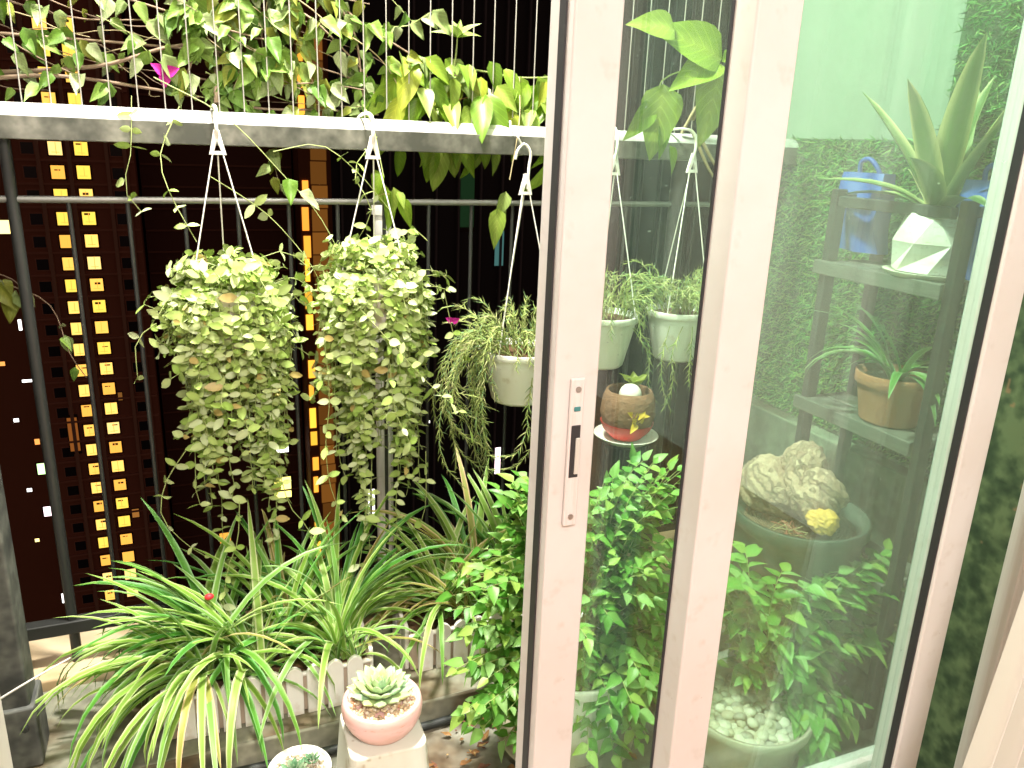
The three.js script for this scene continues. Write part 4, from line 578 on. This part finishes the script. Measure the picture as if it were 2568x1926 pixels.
{
  const t = thing('ladder_shelf', 'dark ladder shelf with weathered boards against the turf wall', 'shelf', [1.39, 0, -1.195]);
  for (const z of [-0.145, 0.168]) { part(t, 'upright', box(0.03, 1.13, 0.018), M.black, [-0.08, 0.565, z]); part(t, 'upright', box(0.028, 1.13, 0.018), M.black, [0.055, 0.565, z]); part(t, 'brace', box(0.12, 0.02, 0.012), M.black, [-0.01, 1.11, z]); }
  part(t, 'top_bar', box(0.02, 0.022, 0.277), M.black, [-0.08, 1.105, 0.002]);
  const wd = std([0.13, 0.14, 0.11], 0.6, { map: tex(256, (u, v) => mixc([58, 61, 54], [116, 118, 106], vn(u * 4, v * 60, 64, 6) * 0.8 + fbm(u, v, 12, 4, 9) * 0.4 - 0.1)), color: 0xffffff });
  for (const y of [0.965, 0.655, 0.34]) { for (const dx of [-0.058, 0.012]) part(t, 'board', boxUV(box(0.066, 0.024, 0.31, 0.004)), wd, [dx - 0.012, y, 0.002]); part(t, 'edge_strip', box(0.012, 0.030, 0.325, 0.003), wd, [-0.104, y, 0.002]); }
  // snake plant in a white faceted pot
  const s = thing('snake_plant', 'variegated snake plant in a white faceted pot on the upper shelf', 'potted plant', [1.355, 0.978, -1.125]);
  const fp = new THREE.CylinderGeometry(0.058, 0.070, 0.11, 7, 2).toNonIndexed(); { const p = fp.attributes.position; for (let i = 0; i < p.count; i++) { const y = p.getY(i); if (Math.abs(y) < 0.01) { const a = Math.atan2(p.getZ(i), p.getX(i)) - 0.45; p.setX(i, 0.074 * Math.cos(a)); p.setZ(i, 0.074 * Math.sin(a)); } } fp.computeVertexNormals(); }
  part(s, 'pot', fp, M.white, [0, 0.066, 0]); part(s, 'saucer', lathe([[0, 0], [0.075, 0], [0.084, 0.01], [0.08, 0.011], [0.07, 0.005], [0, 0.005]], 36), std([0.72, 0.68, 0.56], 0.5)); part(s, 'soil', new THREE.CircleGeometry(0.054, 20).rotateX(-Math.PI / 2), M.soil, [0, 0.122, 0]);
  const sg = [leafGeo(0.24, 0.044, t2 => Math.pow(Math.sin(Math.PI * Math.pow(t2 * 0.93 + 0.07, 0.75)), 0.6), { rows: 8, droop: 0.12, fold: 0.5, inner: true, mid: [0.5, 0.7, 0.55], edge: [2.3, 1.8, 2.2] }), leafGeo(0.20, 0.040, lance, { rows: 8, droop: 0.55, fold: 0.4, inner: true, mid: [0.5, 0.7, 0.55], edge: [2.3, 1.8, 2.2] })];
  const sm = [leafMat([0.22, 0.30, 0.10], 0.15, 0.4), leafMat([0.34, 0.38, 0.16], 0.15, 0.4), leafMat([0.15, 0.24, 0.09], 0.15, 0.4)];
  const L = []; for (let k = 0; k < 17; k++) { const a = k * 2.4, tilt = 0.1 + 0.06 * k; L.push({ m: orient(V(0.012 * Math.cos(a), 0.115, 0.012 * Math.sin(a)), V(Math.cos(a) * Math.sin(tilt), Math.cos(tilt), Math.sin(a) * Math.sin(tilt)), V(-Math.cos(a), 0.5, -Math.sin(a)).add(V(rr(-.5, .5), 0, rr(-.5, .5))), rr(0.95, 1.4)), g: k > 7 ? 1 : 0, t: k % 3 }); }
  foliage(s, 'leaf', L, sg, sm);
  // terracotta pot
  const c = thing('terracotta_pot', 'terracotta pot with long arching green leaves on the lower shelf', 'potted plant', [1.35, 0.669, -1.15]);
  part(c, 'pot', lathe([[0, 0], [0.055, 0], [0.058, 0.004], [0.072, 0.08], [0.078, 0.082], [0.079, 0.104], [0.073, 0.105], [0.068, 0.088], [0, 0.086]], 40), std([0.36, 0.15, 0.07], 0.85, { bumpMap: concreteBump, bumpScale: 0.002 })); part(c, 'soil', new THREE.CircleGeometry(0.068, 20).rotateX(-Math.PI / 2), M.soil, [0, 0.089, 0]);
  const L2 = []; for (let k = 0; k < 24; k++) { const a = k < 9 ? rr(1.1, 2.7) : rnd() * 6.283, mt = new THREE.Matrix4().makeRotationY(a), q = k < 9 ? rr(0.6, 0.9) : rr(0.45, 0.72); mt.scale(V(q, q * rr(0.8, 1.2), 1.35)); mt.setPosition(rr(-.012, .012), 0.088, rr(-.012, .012)); L2.push({ m: mt, g: Math.floor(rnd() * 9), t: k % 4 }); }
  foliage(c, 'leaf', L2, bladeGeos, [[0.10, 0.24, 0.05], [0.16, 0.30, 0.08], [0.12, 0.26, 0.08], [0.24, 0.34, 0.12]].map(k => leafMat(k, 0.2, 0.4)));
  // blue bags
  const bag = (label, p, w, h2, rt) => { const b = thing('blue_bag', label, 'bag', p, rt); const g = new THREE.BoxGeometry(0.03, h2, w, 4, 14, 12), q = g.attributes.position; for (let i = 0; i < q.count; i++) { const y = q.getY(i), z = q.getZ(i); q.setX(i, q.getX(i) * (1 + 0.5 * Math.sin((y / h2 + 0.5) * 3.1)) + 0.008 * Math.sin(z * 70 + y * 25)); q.setZ(i, z * (1 + 0.08 * Math.sin(y * 50))); } g.translate(0, h2 / 2, 0); g.computeVertexNormals(); part(b, 'cloth', g, std([0.015, 0.085, 0.36], 0.5)); part(b, 'handle', tube([[0, h2 - 0.005, -w * 0.25], [-0.008, h2 + 0.02, -w * 0.2], [-0.012, h2 + 0.028, 0.004], [-0.008, h2 + 0.012, w * 0.2], [0, h2 - 0.005, w * 0.25]], 0.005, 0.005, 6), std([0.015, 0.09, 0.4], 0.5)); };
  bag('blue cloth bag hung on the left upright of the ladder shelf', [1.372, 1.0, -1.325], 0.115, 0.165, 0); bag('blue cloth bag hung on the right upright of the ladder shelf beside the white pot', [1.372, 0.985, -1.03], 0.10, 0.18, 0.05);
}
{ // rock planter in front of the shelf
  const t = thing('rock_planter', 'dark round planter holding a weathered beige rock and dry twigs', 'planter', [1.235, 0.001, -1.235]);
  part(t, 'pot', lathe([[0, 0], [0.10, 0], [0.11, 0.01], [0.138, 0.4], [0.148, 0.41], [0.148, 0.435], [0.139, 0.437], [0.13, 0.41], [0, 0.40]], 48), std([0.06, 0.08, 0.06], 0.6)); part(t, 'soil', lathe([[0, 0.015], [0.06, 0.008], [0.131, 0]], 24), std([0.16, 0.11, 0.07], 0.95, { bumpMap: concreteBump, bumpScale: 0.02 }), [0, 0.408, 0]);
  const rk = (r, s) => { const g = weld(new THREE.IcosahedronGeometry(r, 14)), p = g.attributes.position; for (let i = 0; i < p.count; i++) { const v = V(p.getX(i), p.getY(i), p.getZ(i)).divideScalar(r), f = 0.66 + 0.5 * fbm(v.x * 0.3 + s, v.y * 0.3 + v.z * 0.22, 8, 5, s) + 0.12 * vn(v.x * 5 + 20, v.z * 5 + v.y * 3 + 20, 64, s); p.setXYZ(i, v.x * r * f, v.y * r * f * 0.8, v.z * r * f); } g.computeVertexNormals(); return boxUV(g); };
  const rm = std([0.5, 0.4, 0.26], 0.9, { map: tex(256, (u, v) => mixc([146, 116, 94], [194, 168, 142], fbm(u, v, 6, 6, 14) * 1.8 - 0.4), true, [7, 7]), color: 0xffffff, bumpMap: tex(256, (u, v) => 255 * fbm(u, v, 12, 5, 15), false, [9, 9]), bumpScale: 0.006 });
  part(t, 'rock', rk(0.082, 3), rm, [-0.03, 0.475, -0.06]); part(t, 'rock', rk(0.07, 5), rm, [0.0, 0.495, 0.03], [0.4, 1, 0]); part(t, 'rock', rk(0.055, 7), rm, [0.01, 0.535, -0.02], [1, 0.4, 0]);
  part(t, 'rock', rk(0.034, 8), std([0.62, 0.36, 0.06], 0.8), [-0.035, 0.465, 0.10], [0.3, 2, 0]);
  for (let k = 0; k < 16; k++) { const a = rr(1.6, 4.7), x = 0.06 * Math.cos(a), z = 0.07 + 0.03 * Math.sin(a * 2); part(t, 'twig', tube([[x, 0.415, z], [x - 0.02 + rr(-.02, .02), 0.435, z + rr(-.03, .03)], [x - 0.05 + rr(-.02, .02), 0.42 + rr(-.03, .02), z + rr(-.06, .06)]], 0.0018, 0.001, 4), pick([M.bark, std([0.36, 0.13, 0.09], 0.8), M.twig])); }
}
{ // decorated bowl on a wire stand seen between the stiles
  const st = thing('wire_stand', 'thin dark wire stand carrying the brown bowl behind the shrub', 'plant stand', [0.93, 0.061, -1.5]);
  for (let k = 0; k < 3; k++) { const a = k * 2.094; part(st, 'leg', tube([[0.075 * Math.cos(a), 0, 0.075 * Math.sin(a)], [0.04 * Math.cos(a), 0.25, 0.04 * Math.sin(a)], [0.05 * Math.cos(a), 0.478, 0.05 * Math.sin(a)]], 0.003, 0.003, 6), M.black); } part(st, 'ring', new THREE.TorusGeometry(0.052, 0.003, 6, 28).rotateX(Math.PI / 2), M.black, [0, 0.478, 0]);
  const t = thing('decorated_bowl', 'brown woven bowl with red band, white ball and yellow petals on a white dish', 'bowl', [0.93, 0.542, -1.5]);
  part(t, 'dish', lathe([[0, 0], [0.05, 0], [0.076, 0.016], [0.074, 0.018], [0.05, 0.005], [0, 0.005]], 36), M.white);
  part(t, 'bowl', lathe([[0, 0.006], [0.03, 0.006], [0.052, 0.03], [0.064, 0.07], [0.060, 0.105], [0.052, 0.125], [0.046, 0.122], [0.052, 0.1], [0.055, 0.07], [0, 0.06]], 40), std([0.2, 0.1, 0.05], 0.8, { bumpMap: concreteBump, bumpScale: 0.004 }));
  part(t, 'red_band', lathe([[0.036, 0.010], [0.0545, 0.030], [0.0625, 0.048], [0.0595, 0.048], [0.05, 0.030], [0.034, 0.012]], 40), std([0.5, 0.03, 0.02], 0.5));
  const ball = new THREE.IcosahedronGeometry(0.026, 3); part(t, 'white_ball', ball, std([0.62, 0.58, 0.5], 0.9), [-0.008, 0.118, 0.018]);
  const pet = leafGeo(0.036, 0.02, ovate, { fold: 0.3 }), pmat = leafMat([0.6, 0.42, 0.04], 0.2, 0.6); for (let k = 0; k < 9; k++) { const m = part(t, 'petal', pet, pmat); orient(V(-0.012 + rr(-.012, .012), 0.07 + rr(-.012, .012), 0.057), V(rr(-1, 1), rr(-1, 1), 0.5), V(rr(-.5, .5), 0.4, 1), rr(0.5, 0.9)).decompose(m.position, m.quaternion, m.scale); }
  const lf = leafMat([0.22, 0.26, 0.03], 0.3, 0.5); for (let k = 0; k < 5; k++) { const m = part(t, 'leaf', vineGeo[1], lf); orient(V(0.01, 0.13, 0.0), V(Math.cos(k * 1.3) * 0.8, 0.7, Math.sin(k * 1.3) * 0.8), V(0, 1, 0.4), 0.9).decompose(m.position, m.quaternion, m.scale); }
}

renderer.render(scene, camera);
